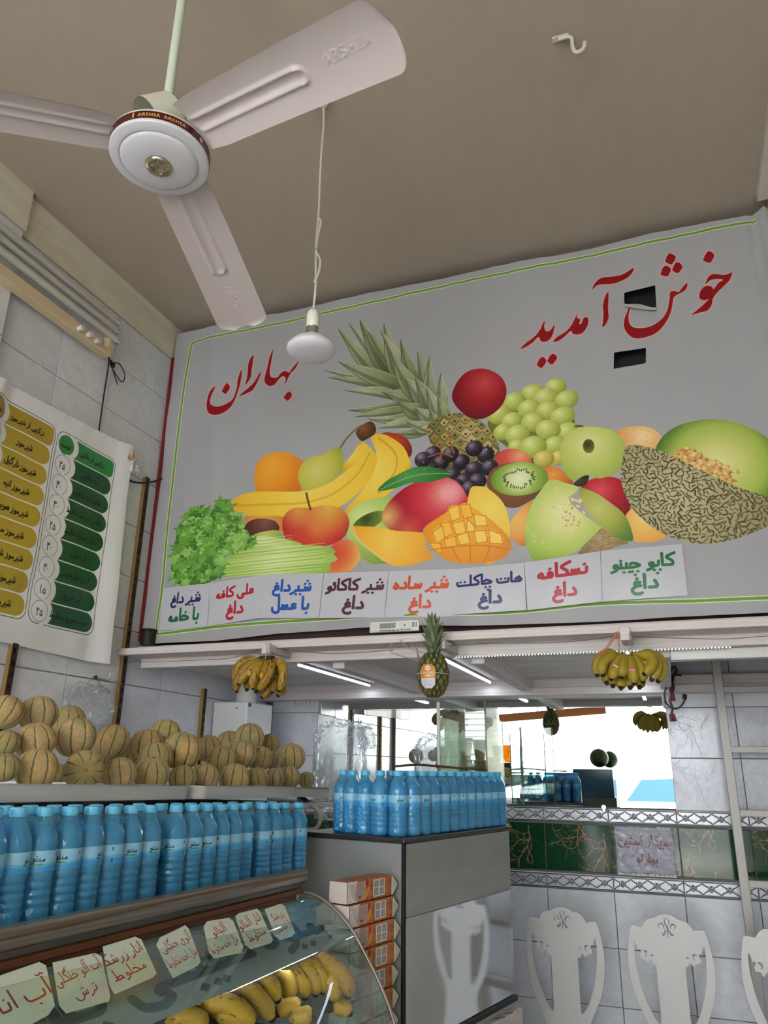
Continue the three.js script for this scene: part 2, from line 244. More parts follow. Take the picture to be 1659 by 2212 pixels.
// silver relief border strips above and below the green band
{
  const w = 512, h = 108, draw = (bg, dark, light) => {
    const c = canvas(w, h), x = c.getContext('2d'); x.fillStyle = bg; x.fillRect(0, 0, w, h);
    const line = (col, wd, off) => { x.strokeStyle = col; x.lineWidth = wd; x.beginPath(); x.moveTo(0, 8 + off); x.lineTo(w, 8 + off); x.moveTo(0, 100 + off); x.lineTo(w, 100 + off);
      for (let k = 0; k < 5; k++) { const a = k * 128 - 64; x.moveTo(a, 54 + off); x.bezierCurveTo(a + 18, 44 + off, a + 26, 38 + off, a + 40, 34 + off); x.lineTo(a + 64, 16 + off); x.lineTo(a + 88, 34 + off); x.bezierCurveTo(a + 102, 38 + off, a + 110, 44 + off, a + 128, 54 + off); x.bezierCurveTo(a + 110, 64 + off, a + 102, 70 + off, a + 88, 74 + off); x.lineTo(a + 64, 92 + off); x.lineTo(a + 40, 74 + off); x.bezierCurveTo(a + 26, 70 + off, a + 18, 64 + off, a, 54 + off); for (const d of [-16, 16]) { x.moveTo(a + d + 4, 54 + off); x.arc(a + d, 54 + off, 4, 0, 7); x.moveTo(a + 4, 54 + d + off); x.arc(a, 54 + d + off, 4, 0, 7); } }
      x.stroke(); };
    line(dark, 10, 1); line(light, 4, -3);
    x.strokeStyle = dark; x.lineWidth = 1.4; x.globalAlpha = 0.5; for (let k = 0; k < 4; k++) for (let q = 0; q < 9; q++) { x.beginPath(); x.arc(k * 128 + 64, 54, 4 + q * 2.5, q, q + 2.2); x.stroke(); } x.globalAlpha = 1;
    return c;
  };
  const m = std(0xffffff, 0.28, 0.35, { map: ctex(draw('#b9bac0', '#3a3c40', '#d8d9de')), bumpMap: ctex(draw('#606060', '#101010', '#f0f0f0'), false), bumpScale: 0.003 });
  for (let i = -8; i < 2; i++) { const x = -0.01 + 0.33 * i + 0.165; if (x > XL && x < XR) for (const y of [1.4725, 1.1575]) obj('border_tile', stripGeo, m, wallBack).position.set(x, y, ZB - 0.010); }
}
// mezzanine: floor slab over the niche, front beam with its lip, back beam, joists
struct('mezzanine_floor', span(XL, 0.022, 2.16, 2.205, ZB, ZU), M.beam);
struct('trim_4', [rspan(XL, XR, 2.165, 2.197, -2.86, -3.0), rspan(XL + 0.03, XR, 2.122, 2.168, ZU - 0.02, ZU + 0.025), span(XL, XR, 2.19, 2.225, ZU - 0.10, ZU + 0.02)], M.beam);
struct('trim_5', rspan(0.03, XR, 2.082, 2.124, ZU - 0.07, ZU - 0.02), M.aluminium);
struct('trim_6', [rspan(XL, XR, 2.112, 2.165, ZB + 0.09, ZB + 0.01), rspan(XL, XR, 2.075, 2.115, ZB + 0.11, ZB)], M.beam);
for (const [x0, z0, z1] of [[-1.33, -3.05, -4.2], [-0.71, -3.05, -4.2], [0.004, -3.05, -4.2]]) struct('trim_7', rspan(x0 - 0.028, x0 + 0.028, 2.095, 2.165, z0, z1), M.beam);
// ceiling edge trim on the right, red end board and dark head strip of the banner frame
struct('trim_8', rspan(0.565, XR, 3.955, CEIL, -2.93, ZF), M.offwhite);
struct('trim_9', [span(XL + 0.002, XL + 0.016, 2.25, 3.80, ZU + 0.003, ZU + 0.03)], M.red);
struct('trim_10', [span(XL, XR, 3.955, 3.972, ZU - 0.03, ZU + 0.002), span(XL, XL + 0.03, 3.8, 3.96, ZU - 0.03, ZU)], std(0x6a5f59, 0.7));
// outdoors, seen only in the mirror
struct('ground', span(-14, 14, -0.2, -0.02, ZF + 0.2, 22), M.concrete);

// ---------------------------------------------------------------- the printed banner over the niche
{
  const c = canvas(2048, 1225), x = c.getContext('2d');
  const path = (pts, closed = true) => { const s = smooth(pts, closed, 7); x.beginPath(); s.forEach((p, i) => (i ? x.lineTo(p[0], p[1]) : x.moveTo(p[0], p[1]))); if (closed) x.closePath(); };
  const bounds = (pts) => { let a = 1e9, b = 1e9, d = -1e9, e = -1e9; for (let i = 0; i < pts.length; i += 2) { a = Math.min(a, pts[i]); d = Math.max(d, pts[i]); b = Math.min(b, pts[i + 1]); e = Math.max(e, pts[i + 1]); } return [a, b, d, e]; };
  // a printed fruit: outline, colours from its light side to its rim, where the light side lies, flecks
  function fruit(pts, colors, hx = 0.4, hy = 0.35, flecks, spread = 0.75) {
    const [a, b, d, e] = bounds(pts), cx = lerp(a, d, hx), cy = lerp(b, e, hy), g = x.createRadialGradient(cx, cy, 2, cx, cy, Math.max(d - a, e - b) * spread);
    colors.forEach((k, i) => g.addColorStop(i / (colors.length - 1), k)); path(pts); x.fillStyle = g; x.fill();
    x.save(); x.clip(); if (flecks) for (let i = 0; i < flecks.n; i++) { x.globalAlpha = rr(0.1, flecks.a ?? 0.4); x.fillStyle = flecks.c[i % flecks.c.length]; const r = rr(0.8, flecks.r ?? 2); x.beginPath(); x.ellipse(rr(a, d), rr(b, e), r * (flecks.s ?? 1), r, flecks.t ?? 0, 0, 7); x.fill(); } flecks?.paint?.(a, b, d, e); x.restore(); x.globalAlpha = 1;
  }
  const tint = (pts, cx, cy, r, col) => { x.save(); path(pts); x.clip(); const g = x.createRadialGradient(cx, cy, 1, cx, cy, r); g.addColorStop(0, col); g.addColorStop(0.45, col + 'a0'); g.addColorStop(1, col + '00'); x.fillStyle = g; x.fillRect(cx - r, cy - r, 2 * r, 2 * r); x.restore(); };
  const oval = (cx, cy, rx, ry, t = 0) => { const o = []; for (let i = 0; i < 14; i++) { const q = i / 14 * 6.2832; o.push(cx + rx * Math.cos(q) * Math.cos(t) - ry * Math.sin(q) * Math.sin(t), cy + rx * Math.cos(q) * Math.sin(t) + ry * Math.sin(q) * Math.cos(t)); } return o; };
  const at2 = (k) => k, shade = (pts, col, w, al = 0.5) => { path(pts, false); x.strokeStyle = col; x.lineWidth = w; x.globalAlpha = al; x.lineCap = 'round'; x.stroke(); x.globalAlpha = 1; };
  x.fillStyle = '#a8a8ad'; x.fillRect(0, 0, 2048, 1225);
  for (let i = 0; i < 900; i++) { x.globalAlpha = 0.05; x.fillStyle = rnd() < 0.5 ? '#a0a0a4' : '#b4b4b8'; x.fillRect(rr(0, 2048), rr(0, 1225), rr(20, 160), rr(2, 8)); }
  x.globalAlpha = 1;
  // green border line
  x.lineJoin = 'round'; x.strokeStyle = '#dfe6cd'; x.lineWidth = 13; const border = () => { const s = [...smooth([67,1138,69,980,64,643,68,296,81,79], false), ...smooth([84,68,108,63,152,60], false), ...smooth([628,52,1071,43,1583,39,2024,37], false)]; x.beginPath(); s.forEach((p, i) => (i ? x.lineTo(...p) : x.moveTo(...p))); const b = smooth([67,1138,76,1165,107,1169,351,1154,675,1149,914,1153,1244,1161,1496,1151,1705,1160,1899,1164], false); b.forEach((p, i) => (i ? x.lineTo(...p) : x.moveTo(...p))); x.stroke(); }; border(); x.strokeStyle = '#6f9a35'; x.lineWidth = 8; border();
  // fruit, back to front (r3: right half, r2: left half of the print)
  const seedRnd = (n, f) => { for (let i = 0; i < n; i++) f(i); };
  // pineapple crown
  const LV = [872,374,688,132,891,363,725,114,904,366,767,110,923,376,797,162,930,391,856,143,955,408,844,170,980,433,916,218,1005,463,975,276,1029,494,1018,304,1053,523,1055,372,859,358,638,284,904,400,657,316,911,387,692,260,924,437,719,376,936,465,733,450,955,488,755,479,968,510,803,493,986,539,839,532,1016,563,871,557,986,467,853,404,992,461,884,265,1017,492,933,367,1011,504,911,451,1029,520,968,374,1041,534,971,484,1053,549,1008,421,1059,556,1020,502,1065,564,1045,457,1035,559,937,526,1053,574,986,558], LW = [44, 36, 46, 38, 46, 34, 38, 34, 34, 34, 12, 28, 44, 28, 26, 24, 28, 28, 26, 46, 46, 48, 46, 44, 42, 40, 38, 36, 34, 32];
  LW.forEach((w0, i) => {
    const [rx, ry, tx, ty] = LV.slice(i * 4, i * 4 + 4), w = w0 * 0.62, L = Math.hypot(tx - rx, ty - ry), nx = -(ty - ry) / L, ny = (tx - rx) / L, bd = (i % 2 ? 1 : -1) * rr(4, 12), mx = lerp(rx, tx, 0.42) + nx * bd, my = lerp(ry, ty, 0.42) + ny * bd, qx = lerp(rx, tx, 0.75) + nx * bd * 0.8, qy = lerp(ry, ty, 0.75) + ny * bd * 0.8, an = Math.atan2(ty - ry, tx - rx);
    fruit([rx + nx * w * 0.8, ry + ny * w * 0.8, mx + nx * w, my + ny * w, qx + nx * w * 0.5, qy + ny * w * 0.5, tx, ty, qx - nx * w * 0.5, qy - ny * w * 0.5, mx - nx * w, my - ny * w, rx - nx * w * 0.8, ry - ny * w * 0.8], [['#aab08c', '#87926a', '#56633f'], ['#b9bca2', '#8d9674', '#5d6a48'], ['#98a27a', '#717e54', '#434f32'], ['#a2a884', '#7c8660', '#4e5a3a']][i % 4], 0.35, 0.3, { n: 70, a: 0.22, c: ['#dcdcc6', '#39452a'], r: 1.2, s: 9, t: an }, 0.85);
    x.globalAlpha = 0.35; x.fillStyle = '#2f3a24'; x.beginPath(); x.moveTo(rx - nx * w * 0.75, ry - ny * w * 0.75); x.quadraticCurveTo(mx - nx * w, my - ny * w, tx, ty); x.quadraticCurveTo(mx - nx * w * 0.25, my - ny * w * 0.25, rx - nx * w * 0.2, ry - ny * w * 0.2); x.fill(); x.globalAlpha = 1;
    shade([rx + nx * w * 0.7, ry + ny * w * 0.7, mx + nx * w * 0.9, my + ny * w * 0.9, tx, ty], '#d3d6bc', 2, 0.6); shade([rx - nx * w * 0.8, ry - ny * w * 0.8, mx - nx * w, my - ny * w, tx, ty], '#2c3620', 2.4, 0.6);
  });
  // pineapple body
  fruit([1019,622,1006,560,1039,530,1102,520,1170,551,1212,603,1234,659,1219,720,1123,746,1024,708], ['#c9b47e', '#8d7a44', '#4b3d20'], 0.6, 0.3, { n: 0, c: ['#000'], paint: (a, b, d, e) => { for (let i = -3; i < 12; i++) for (let j = 0; j < 12; j++) { const u = a + (i + (j & 1) / 2) * 34 + 6, v = b + j * 24 + 4; x.globalAlpha = 0.9; x.fillStyle = ['#b59a5e', '#9c8a50', '#c7b583', '#7f8248'][(i * 3 + j + 30) % 4]; x.beginPath(); x.moveTo(u, v - 15); x.lineTo(u + 15, v); x.lineTo(u, v + 15); x.lineTo(u - 15, v); x.fill(); x.fillStyle = '#3f3117'; x.beginPath(); x.arc(u, v, 4, 0, 7); x.fill(); x.strokeStyle = '#4a5a26'; x.lineWidth = 3; x.beginPath(); x.moveTo(u - 15, v); x.lineTo(u, v + 15); x.lineTo(u + 15, v); x.stroke(); } } });
  // far red fruit, orange, pear
  fruit([852,558,899,561,943,590,958,637,925,664,862,624], ['#cf5a2e', '#a52f24', '#701a18']);
  fruit([393,631,403,595,440,572,490,570,539,590,575,618,583,652,579,691,567,722,493,726,408,703], ['#f6b23c', '#ee9a26', '#d9701a'], 0.35, 0.3, { n: 900, a: 0.3, c: ['#ffd07a', '#c9661a'], r: 1.6 });
  shade([704,592,732,550,767,522,803,511], '#7d6a3a', 7, 1);
  fruit([692,581,714,592,719,624,724,660,685,694,634,725,587,722,562,682,566,637,596,606,648,600,673,588], ['#dfd27a', '#c6c04c', '#8f9a34'], 0.4, 0.5, { n: 160, a: 0.35, c: ['#8a7a2a', '#e9c98a'], r: 1.6 });
  // bananas of the print
  const ban = ['#f7dc6c', '#f3c93f', '#dba32a'];
  fruit([775,579,786,614,749,660,723,667,724,644,754,609], ban);
  fruit([861,559,924,607,950,661,951,692,925,720,900,629], ban, 0.3, 0.4);
  fruit([817,560,860,559,921,608,934,665,924,729,852,786,772,820,741,824,737,798,794,736,830,671,836,620], ban, 0.45, 0.45, { n: 90, a: 0.35, c: ['#b07a22'], r: 1.6 });
  shade([843,569,900,629,900,692,846,760], '#c08a22', 6, 0.5);
  fruit([784,573,831,620,838,656,804,723,727,783,625,811,491,810,387,786,319,758,311,727,366,704,450,708,560,721,653,711,730,669,777,630], ban, 0.55, 0.3, { n: 120, a: 0.35, c: ['#a8741e', '#fff0a8'], r: 1.7 });
  shade([326,744,453,755,576,762,687,742,769,688,812,617], '#c8922a', 8, 0.45);
  fruit([762,538,777,520,809,504,828,518,831,548,804,565,782,569], ['#8a5a34', '#5e3a22', '#3a2416']);
  // right side, behind
  fruit([1577,654,1618,645,1665,655,1693,687,1673,726,1621,730,1581,701], ['#f3d9a0', '#ecb77a', '#e0935a'], 0.6, 0.4, { n: 100, a: 0.2, c: ['#e07048'], r: 4 });
  fruit([1253,909,1283,864,1324,838,1340,870,1313,944,1295,971,1268,957], ['#f3c068', '#e8a04a', '#b96a2c'], 0.3, 0.4);
  fruit([1465,812,1499,791,1547,790,1587,815,1595,874,1578,915,1541,868,1491,827], ['#e2505e', '#b8182c', '#7c0d1c'], 0.4, 0.3, { n: 60, a: 0.2, c: ['#f08a8a'], r: 3 });
  fruit([1569,934,1590,896,1637,890,1674,928,1684,973,1647,992,1597,987,1574,963], ['#fbd98a', '#f4bd62', '#e9a24a'], 0.5, 0.3);
  fruit([1352,741,1392,740,1424,765,1444,798,1410,812,1367,782], ['#f0a04a', '#d9782e', '#a2481e']);
  fruit([1443,804,1467,782,1489,779,1476,808], ['#4a3a22', '#2e2416', '#1d170e']);
  // green grapes
  const GR = [570,985,48, 455,1020,56, 520,1045,58, 625,1052,54, 360,1062,54, 435,1100,54, 530,1108,52, 280,1125,60, 605,1140,56, 345,1162,50, 455,1168,54, 300,1215,46, 630,1222,56, 532,1208,56, 375,1232,56, 370,1290,40, 565,1288,50, 455,1296,60, 590,1352,40, 510,1358,46];
  const g3 = (a, b) => [a * 0.4213 + 960, b * 0.4213 + 420];
  const G0 = [1413,481,1345,493,1382,515,1442,530,1287,511,1331,543,1385,557,1238,545,1427,584,1276,575,1340,589,1248,606,1438,638,1383,621,1291,623,1287,660,1399,674,1336,670,1410,715,1365,713];
  fruit([1207,557,1311,527,1407,490,1449,549,1460,640,1416,709,1347,731,1263,663,1217,611], ['#7d8a3a', '#6a762e', '#4d5722']);
  for (let i = 0; i < G0.length; i += 2) { const r = GR[i / 2 * 3 + 2] * 0.62; fruit(oval(G0[i], G0[i + 1], r * 1.08, r * 0.94, rr(-0.5, 0.5)), i > 34 ? ['#e8d98a', '#c9b454', '#8f8434'] : ['#dde59a', '#b5bf5a', '#7f8c34'], 0.36, 0.3, { n: 5, a: 0.4, c: ['#f4f7cc'], r: 3 }); }
  // nectarine and plum on the pineapple
  shade([1461,621,1478,623,1488,632], '#6e2a2a', 5, 1);
  fruit([1091,470,1106,414,1144,379,1194,379,1243,410,1263,458,1255,504,1223,538,1177,552,1131,531], ['#d24a4a', '#a01826', '#5e0a16'], 0.6, 0.3, { n: 70, a: 0.6, c: ['#e8b48a'], r: 1.5 });
  // green apple
  fruit([1413,690,1434,646,1478,627,1527,634,1569,653,1595,691,1594,733,1569,777,1520,792,1483,778,1439,788,1417,746], ['#dfe39a', '#c3cd6a', '#93a844'], 0.45, 0.35, { n: 300, a: 0.3, c: ['#eef0c0', '#b08a4a'], r: 1.5 });
  fruit(oval(...[1495,689], 16, 22), ['#3c3a14', '#5e6424', '#8a9640']);
  // peach and dark grapes
  fruit([1216,695,1239,669,1281,667,1320,693,1328,725,1290,729,1231,722], ['#f0a878', '#d9564a', '#b9363a'], 0.7, 0.4);
  const D0 = [1025,649,1050,682,1115,689,1081,657,1191,673,1156,648,1154,718,1202,718,1086,729,1043,724,1122,754,1165,758,1098,769,1140,780,1012,694,993,665];
  for (let i = 0; i < D0.length; i += 2) fruit(oval(D0[i], D0[i + 1], 27, 27), ['#8a7f92', '#3a2f40', '#16101a'], 0.35, 0.28, { n: 2, a: 0.7, c: ['#d8d4e2'], r: 4 }, 0.6);
  for (const p of [[1028,596,1052,644,1045,680], [1077,565,1082,617,1093,655], [1010,657,1052,650,1087,667]]) shade(p, '#a8622a', 5, 0.9);
  // kiwi half
  fruit([1193,774,1204,731,1238,713,1296,713,1341,733,1363,770,1358,812,1319,837,1273,854,1227,833], ['#9a6a3a', '#7c4e28', '#53331a']);
  fruit(oval(...[1289,765], 85, 53, 0.08), ['#f2f2d4', '#d6e0a0', '#8fb04a', '#6c8f34'], 0.5, 0.5, { n: 0, c: ['#000'], paint: (a, b, d, e) => { for (let i = 0; i < 46; i++) { const q = i / 46 * 6.283, k = rr(0.42, 0.6); x.globalAlpha = 0.9; x.fillStyle = '#23240f'; x.beginPath(); x.ellipse((a + d) / 2 + Math.cos(q) * (d - a) * 0.5 * k, (b + e) / 2 + Math.sin(q) * (e - b) * 0.5 * k, 4, 1.5, q, 0, 7); x.fill(); } } }, 0.5);
  // lower left: fruit under the bananas, apple, celery
  fruit([366,791,429,791,525,807,540,840,488,854,390,825], ['#e8b04a', '#d9903a', '#b96a22']);
  fruit([367,833,388,806,436,801,485,817,501,846,461,861,406,859], ['#8a5a50', '#5e342e', '#3a1e1a'], 0.6, 0.2);
  fruit([406,856,460,846,501,852,516,882,463,889,415,885], ['#c9d07a', '#a8b856', '#7c9038']);
  fruit([739,860,747,811,784,784,846,774,907,783,938,820,932,902,921,977,879,992,825,987,785,954,750,915], ['#dce8a0', '#b4cc6a', '#84a040'], 0.3, 0.3, { n: 200, a: 0.25, c: ['#eef4cc'], r: 1.6 });
  fruit(oval(...[816,849], 58, 26, -0.3), ['#3f4f1a', '#6c8030', '#a2b85a']);
  fruit([512,837,518,800,550,778,610,781,662,779,714,794,744,830,744,869,718,903,662,916,584,906,530,886], ['#e0603a', '#c8322a', '#8e1a1c'], 0.5, 0.55, { n: 600, a: 0.35, c: ['#f0b05a', '#f2c46a', '#a01c1c'], r: 2.2, s: 0.7 });
  tint([512,837,518,800,550,778,610,781,662,779,714,794,744,830,744,869,718,903,662,916,584,906,530,886], ...[675,782], 120, '#e8b84e'); tint([512,837,518,800,550,778,610,781,662,779,714,794,744,830,744,869,718,903,662,916,584,906,530,886], ...[564,786], 70, '#e0a048');
  shade([609,787,599,758,592,730], '#6a4a26', 7, 1);
  fruit([672,974,687,922,724,901,762,910,788,948,786,978,753,1004,703,1009,669,1004], ['#d8433a', '#e0703f', '#f0b45e'], 0.25, 0.4);
  const stalk = [['#dceaa6', '#b4d06e', '#86ac46'], ['#d2e496', '#a6c85e', '#78a03e']];
  [[323,864,434,862,556,889,577,906,464,902,340,891], [320,902,464,896,636,911,694,927,688,946,533,934,350,931], [287,934,466,928,663,941,700,948,696,972,535,976,293,959], [283,962,469,966,664,971,687,982,672,1002,537,998,293,988]].forEach((p, i) => { fruit(p, stalk[i & 1], 0.5, 0.4); for (let k = 0; k < 5; k++) { const o = []; const [a, b, d, e] = bounds(p); for (let q = 0; q <= 4; q++) o.push(lerp(a + 10, d - 30, q / 4), lerp(b, e, 0.25 + k * 0.12) + (2 - q) * 1.5); shade(o, k & 1 ? '#7fa040' : '#e4f0b8', 2.2, 0.55); } });
  const [la, lb] = [253,871], leafc = ['#7ab048', '#5f9a3a', '#95c662', '#477e2e', '#6aa640', '#a8d078', '#3c7028'];
  const hull = [105,981,106,864,115,812,151,742,196,740,242,765,260,727,296,727,330,780,362,823,415,885,348,905,300,919,286,988,197,1016]; path(hull); x.save(); x.clip(); x.fillStyle = '#3d6e28'; x.fillRect(0, 0, 900, 1225); x.restore();
  const inside = (px, py) => { let r = false; for (let i = 0, j = hull.length - 2; i < hull.length; j = i, i += 2) if ((hull[i + 1] > py) !== (hull[j + 1] > py) && px < (hull[j] - hull[i]) * (py - hull[i + 1]) / (hull[j + 1] - hull[i + 1]) + hull[i]) r = !r; return r; };
  const [ha, hb, hd, he] = bounds(hull);
  for (let k = 0; k < 300;) { const u = rr(ha, hd), v = rr(hb, he); if (!inside(u, v)) continue; k++; const s = rr(13, 30), o = []; const a0 = rr(0, 6.28); for (let q = 0; q < 12; q++) { const r = s * (q & 1 ? 0.68 : 1) * (q % 4 === 0 ? 1.25 : 0.85) * rr(0.85, 1.15); o.push(u + r * Math.cos(a0 + q * 0.5236), v + r * 0.8 * Math.sin(a0 + q * 0.5236)); } fruit(o, [leafc[k % 7], leafc[(k + 3) % 7]], 0.4, 0.3); shade([u - s * 0.6, v, u, v - 2, u + s * 0.6, v + 1], '#a9d070', 1.2, 0.5); }
  // mangoes in front
  fruit([860,848,878,802,927,758,990,735,1062,731,1108,761,1135,809,1143,833,1131,859,1059,895,972,904,897,891], ['#f0a8a0', '#d63a48', '#b0142c', '#7e1420'], 0.72, 0.32, { n: 500, a: 0.3, c: ['#f2c07a', '#e88a6a', '#8e1024'], r: 1.8 });
  { const mg = [860,848,878,802,927,758,990,735,1062,731,1108,761,1135,809,1143,833,1131,859,1059,895,972,904,897,891]; tint(mg, ...[876,844], 66, '#e9c072'); tint(mg, ...[942,898], 60, '#d9604a'); tint(mg, ...[1087,786], 46, '#f4a6b0'); }
  fruit([844,752,864,728,901,708,968,688,1027,695,1087,725,1027,742,955,740,895,751], ['#4f9a4c', '#357a38', '#1f5426'], 0.4, 0.4); shade([849,750,919,726,997,714,1083,724], '#9cc890', 3, 0.8); for (let k = 0; k < 6; k++) { const [u, v] = [907,727]; shade([u + k * 28, v - k * 8, u + 14 + k * 28, v - 16 - k * 7], '#7db07a', 1.6, 0.7); }
  fruit([760,861,811,867,848,874,908,892,991,908,1005,955,1025,985,973,1001,909,1003,861,978,806,926,769,890], ['#fbcf5a', '#f4b43a', '#e08f26'], 0.45, 0.4, { n: 200, a: 0.25, c: ['#ffe08a', '#d98a2a'], r: 2 }); shade([762,862,777,900,825,946,873,985], '#e9d08a', 7, 0.8);
  fruit([1140,786,1173,776,1199,788,1239,835,1255,897,1251,956,1232,995,1175,1014,1131,897], ['#f8dc6a', '#f2c748', '#e2a436'], 0.6, 0.3, { n: 120, a: 0.3, c: ['#ffeaa0'], r: 2.4 });
  fruit([995,908,1004,884,1060,852,1115,828,1179,865,1252,944,1243,996,1186,1012,1117,1011,1058,992,1016,947], ['#f6b433', '#ee9f27', '#d98018'], 0.5, 0.3);
  const cube = (a, b, d, e, f, g2, h, i2, col) => { fruit([a, b, d, e, f, g2, h, i2], [col, '#f4ae2a'], 0.4, 0.25, null, 1.0); x.beginPath(); x.moveTo(a, b); x.lineTo(d, e); x.lineTo(f, g2); x.lineTo(h, i2); x.closePath(); x.fillStyle = col; x.globalAlpha = 0.85; x.fill(); x.globalAlpha = 1; x.strokeStyle = '#d9861c'; x.lineWidth = 3; x.stroke(); };
  const CQ = [1072,838,1104,829,1110,870,1084,880,1110,829,1139,829,1147,869,1119,873,1150,862,1188,872,1190,902,1155,900,1084,886,1119,878,1126,914,1096,921,1047,882,1078,879,1088,917,1063,927,1131,875,1150,898,1154,917,1126,914,1098,925,1131,915,1137,951,1106,953,1059,932,1094,926,1097,957,1064,962,1149,914,1185,916,1189,950,1156,953,1023,907,1053,889,1061,929,1035,942,1013,940,1047,943,1052,974,1028,966,1193,915,1229,930,1234,960,1197,957];
  for (let i = 0; i < CQ.length; i += 8) cube(...CQ.slice(i, i + 8), ['#fccd55', '#f9c044', '#fdd76a'][(i / 8) % 3]);
  for (const p of [[1016,962,1094,957,1176,961,1245,977], [1136,960,1137,987,1136,1011], [1082,959,1094,983,1105,1007], [1194,964,1187,991,1175,1011]]) shade(p, '#d07c16', 4, 0.8);
  // melon wedge
  fruit([1445,1013,1463,981,1509,939,1549,960,1577,988,1556,994,1503,1007], ['#b59a6a', '#9a7c50', '#7a6240'], 0.5, 0.4, { n: 300, a: 0.5, c: ['#d8c090', '#5e4a2a'], r: 1.6, s: 3 });
  fruit([1459,817,1496,829,1536,862,1578,912,1592,978,1572,982,1538,962,1504,928,1471,878], ['#cfcf7c', '#a9b04e', '#4f7a2a'], 0.35, 0.4);
  fruit([1381,780,1422,795,1459,814,1430,844,1454,882,1499,927,1509,939,1463,981,1419,1008,1326,1018,1303,978,1298,925,1318,855,1348,811], ['#ecebb0', '#d8dc8a', '#b4cc62', '#7fa83c'], 0.55, 0.45, { n: 120, a: 0.3, c: ['#f6f4cc', '#c2b05a'], r: 3, s: 2.4, t: 0.9 }, 0.72);
  for (let i = 0; i < 26; i++) { const [u, v] = [1428,867]; fruit(oval(u + rr(-24, 40), v + rr(-20, 55), 9, 3.4, rr(0.4, 1.2)), ['#f2e2b0', '#d9b878', '#b08a4a']); }
  // half cantaloupe: cut flesh, seeds, netted rind
  fruit([1676,723,1704,682,1752,658,1828,655,1899,680,1951,723,1974,761,1980,818,1956,887,1927,900,1866,860,1777,798,1707,745], ['#e9e7a6', '#d2d77e', '#a9bf54', '#3c641f'], 0.5, 0.55, { n: 200, a: 0.2, c: ['#f4f2c0'], r: 2.5 }, 0.58);
  for (let i = 0; i < 120; i++) { const t = rr(0, 1), [u, v] = [1731,739], [u2, v2] = [1860,831]; fruit(oval(lerp(u, u2, t) + rr(-14, 14), lerp(v, v2, t) + rr(-22, 20), 11, 4.4, rr(0.1, 0.9)), [['#f0d59a', '#dcae66', '#b07a3a'], ['#e6b878', '#c98e4a', '#94602a']][i & 1]); }
  fruit([1599,705,1634,705,1674,723,1708,743,1800,813,1866,861,1928,893,1961,914,1940,966,1896,988,1824,1008,1753,1008,1683,980,1623,928,1588,867,1575,802,1586,738], ['#c9c09a', '#b3a87e', '#8f8560'], 0.35, 0.5, { n: 0, c: ['#000'], paint: (a, b, d, e) => {
    x.lineCap = 'round'; const s = 11.5; for (let j = 0; b + j * s < e + 8; j++) for (let i = 0; a + i * s < d + 8; i++) { const u = a + (i + (j & 1) / 2) * s + rr(-3, 3), v = b + j * s + rr(-3, 3), q = 0.45 + 1.7 * n2(u / 60, v / 60) + (rnd() < 0.25 ? 1.5 : 0), L = rr(3.5, 8); x.globalAlpha = rr(0.7, 1); x.strokeStyle = ['#4a4628', '#3a381f', '#57512f'][i % 3]; x.lineWidth = rr(2.6, 4.6); x.beginPath(); x.moveTo(u - Math.cos(q) * L, v - Math.sin(q) * L); x.quadraticCurveTo(u + rr(-3, 3), v + rr(-3, 3), u + Math.cos(q + rr(-0.7, 0.7)) * L, v + Math.sin(q) * L); x.stroke(); } } });
  // lettering: traced pen shapes with a pale outline
  const ink = (list, smoothIt = true) => { for (const pass of [0, 1]) for (const p of list) { if (smoothIt) path(p); else { x.beginPath(); for (let i = 0; i < p.length; i += 2) (i ? x.lineTo : x.moveTo).call(x, p[i], p[i + 1]); x.closePath(); } if (!pass) { x.strokeStyle = '#e8a8a8'; x.lineWidth = 5; x.lineJoin = 'round'; x.stroke(); } else { x.fillStyle = '#8e0d14'; x.fill(); } } };
  ink([
    [1863,221,1869,205,1879,193,1893,192,1916,202,1937,198,1938,200,1928,222,1911,238,1881,266,1871,293,1858,309,1840,312,1815,316,1817,313,1842,294,1856,282,1866,272,1852,273,1842,262,1847,241,1861,227,1877,231,1883,242,1897,225,1911,217,1895,210,1877,210],
    [1815,204,1812,220,1803,230,1786,238,1774,245,1769,260,1758,298,1734,335,1703,358,1662,364,1639,350,1626,320,1629,291,1639,267,1650,245,1651,247,1641,283,1644,314,1661,328,1694,330,1728,314,1749,289,1761,249,1765,227,1778,226,1789,230,1801,216],
    [1670,117,1667,131,1650,148,1626,156,1600,158,1575,153,1560,153,1543,165,1545,160,1558,139,1577,129,1602,132,1632,134,1654,126],
    [1590,185,1589,210,1585,245,1584,276,1575,297,1564,307,1567,287,1571,257,1571,232,1579,202],
    [1525,271,1521,293,1506,313,1489,316,1476,310,1470,299,1450,314,1432,324,1415,324,1428,310,1455,298,1474,278,1487,255,1496,242,1492,256,1501,266,1496,280,1504,280,1512,263,1521,263],
    [1422,266,1417,292,1406,312,1390,319,1377,313,1371,298,1352,315,1333,325,1313,329,1329,314,1357,296,1377,273,1387,252,1393,245,1390,266,1394,280,1403,284,1412,278],
    [536,229,534,239,524,256,508,270,498,290,491,307,487,316,486,314,489,297,490,288,483,279,472,278,460,289,447,304,428,307,412,296,405,279,407,260,415,222,420,189,432,160,432,172,427,213,424,246,428,267,440,277,457,277,469,263,485,257,501,266,515,249],
    [354,171,354,194,351,242,350,258,339,276,328,287,331,272,334,250,335,230,336,202,343,183],
    [389,246,386,262,374,291,360,313,340,321,310,326,314,319,338,304,360,288,372,271,382,251],
    [308,221,309,245,304,281,293,324,280,356,259,378,229,389,203,386,184,371,176,344,178,313,187,289,205,272,204,281,193,308,189,327,195,345,214,355,237,355,265,345,281,331,292,293,294,260,301,235],
  ]);
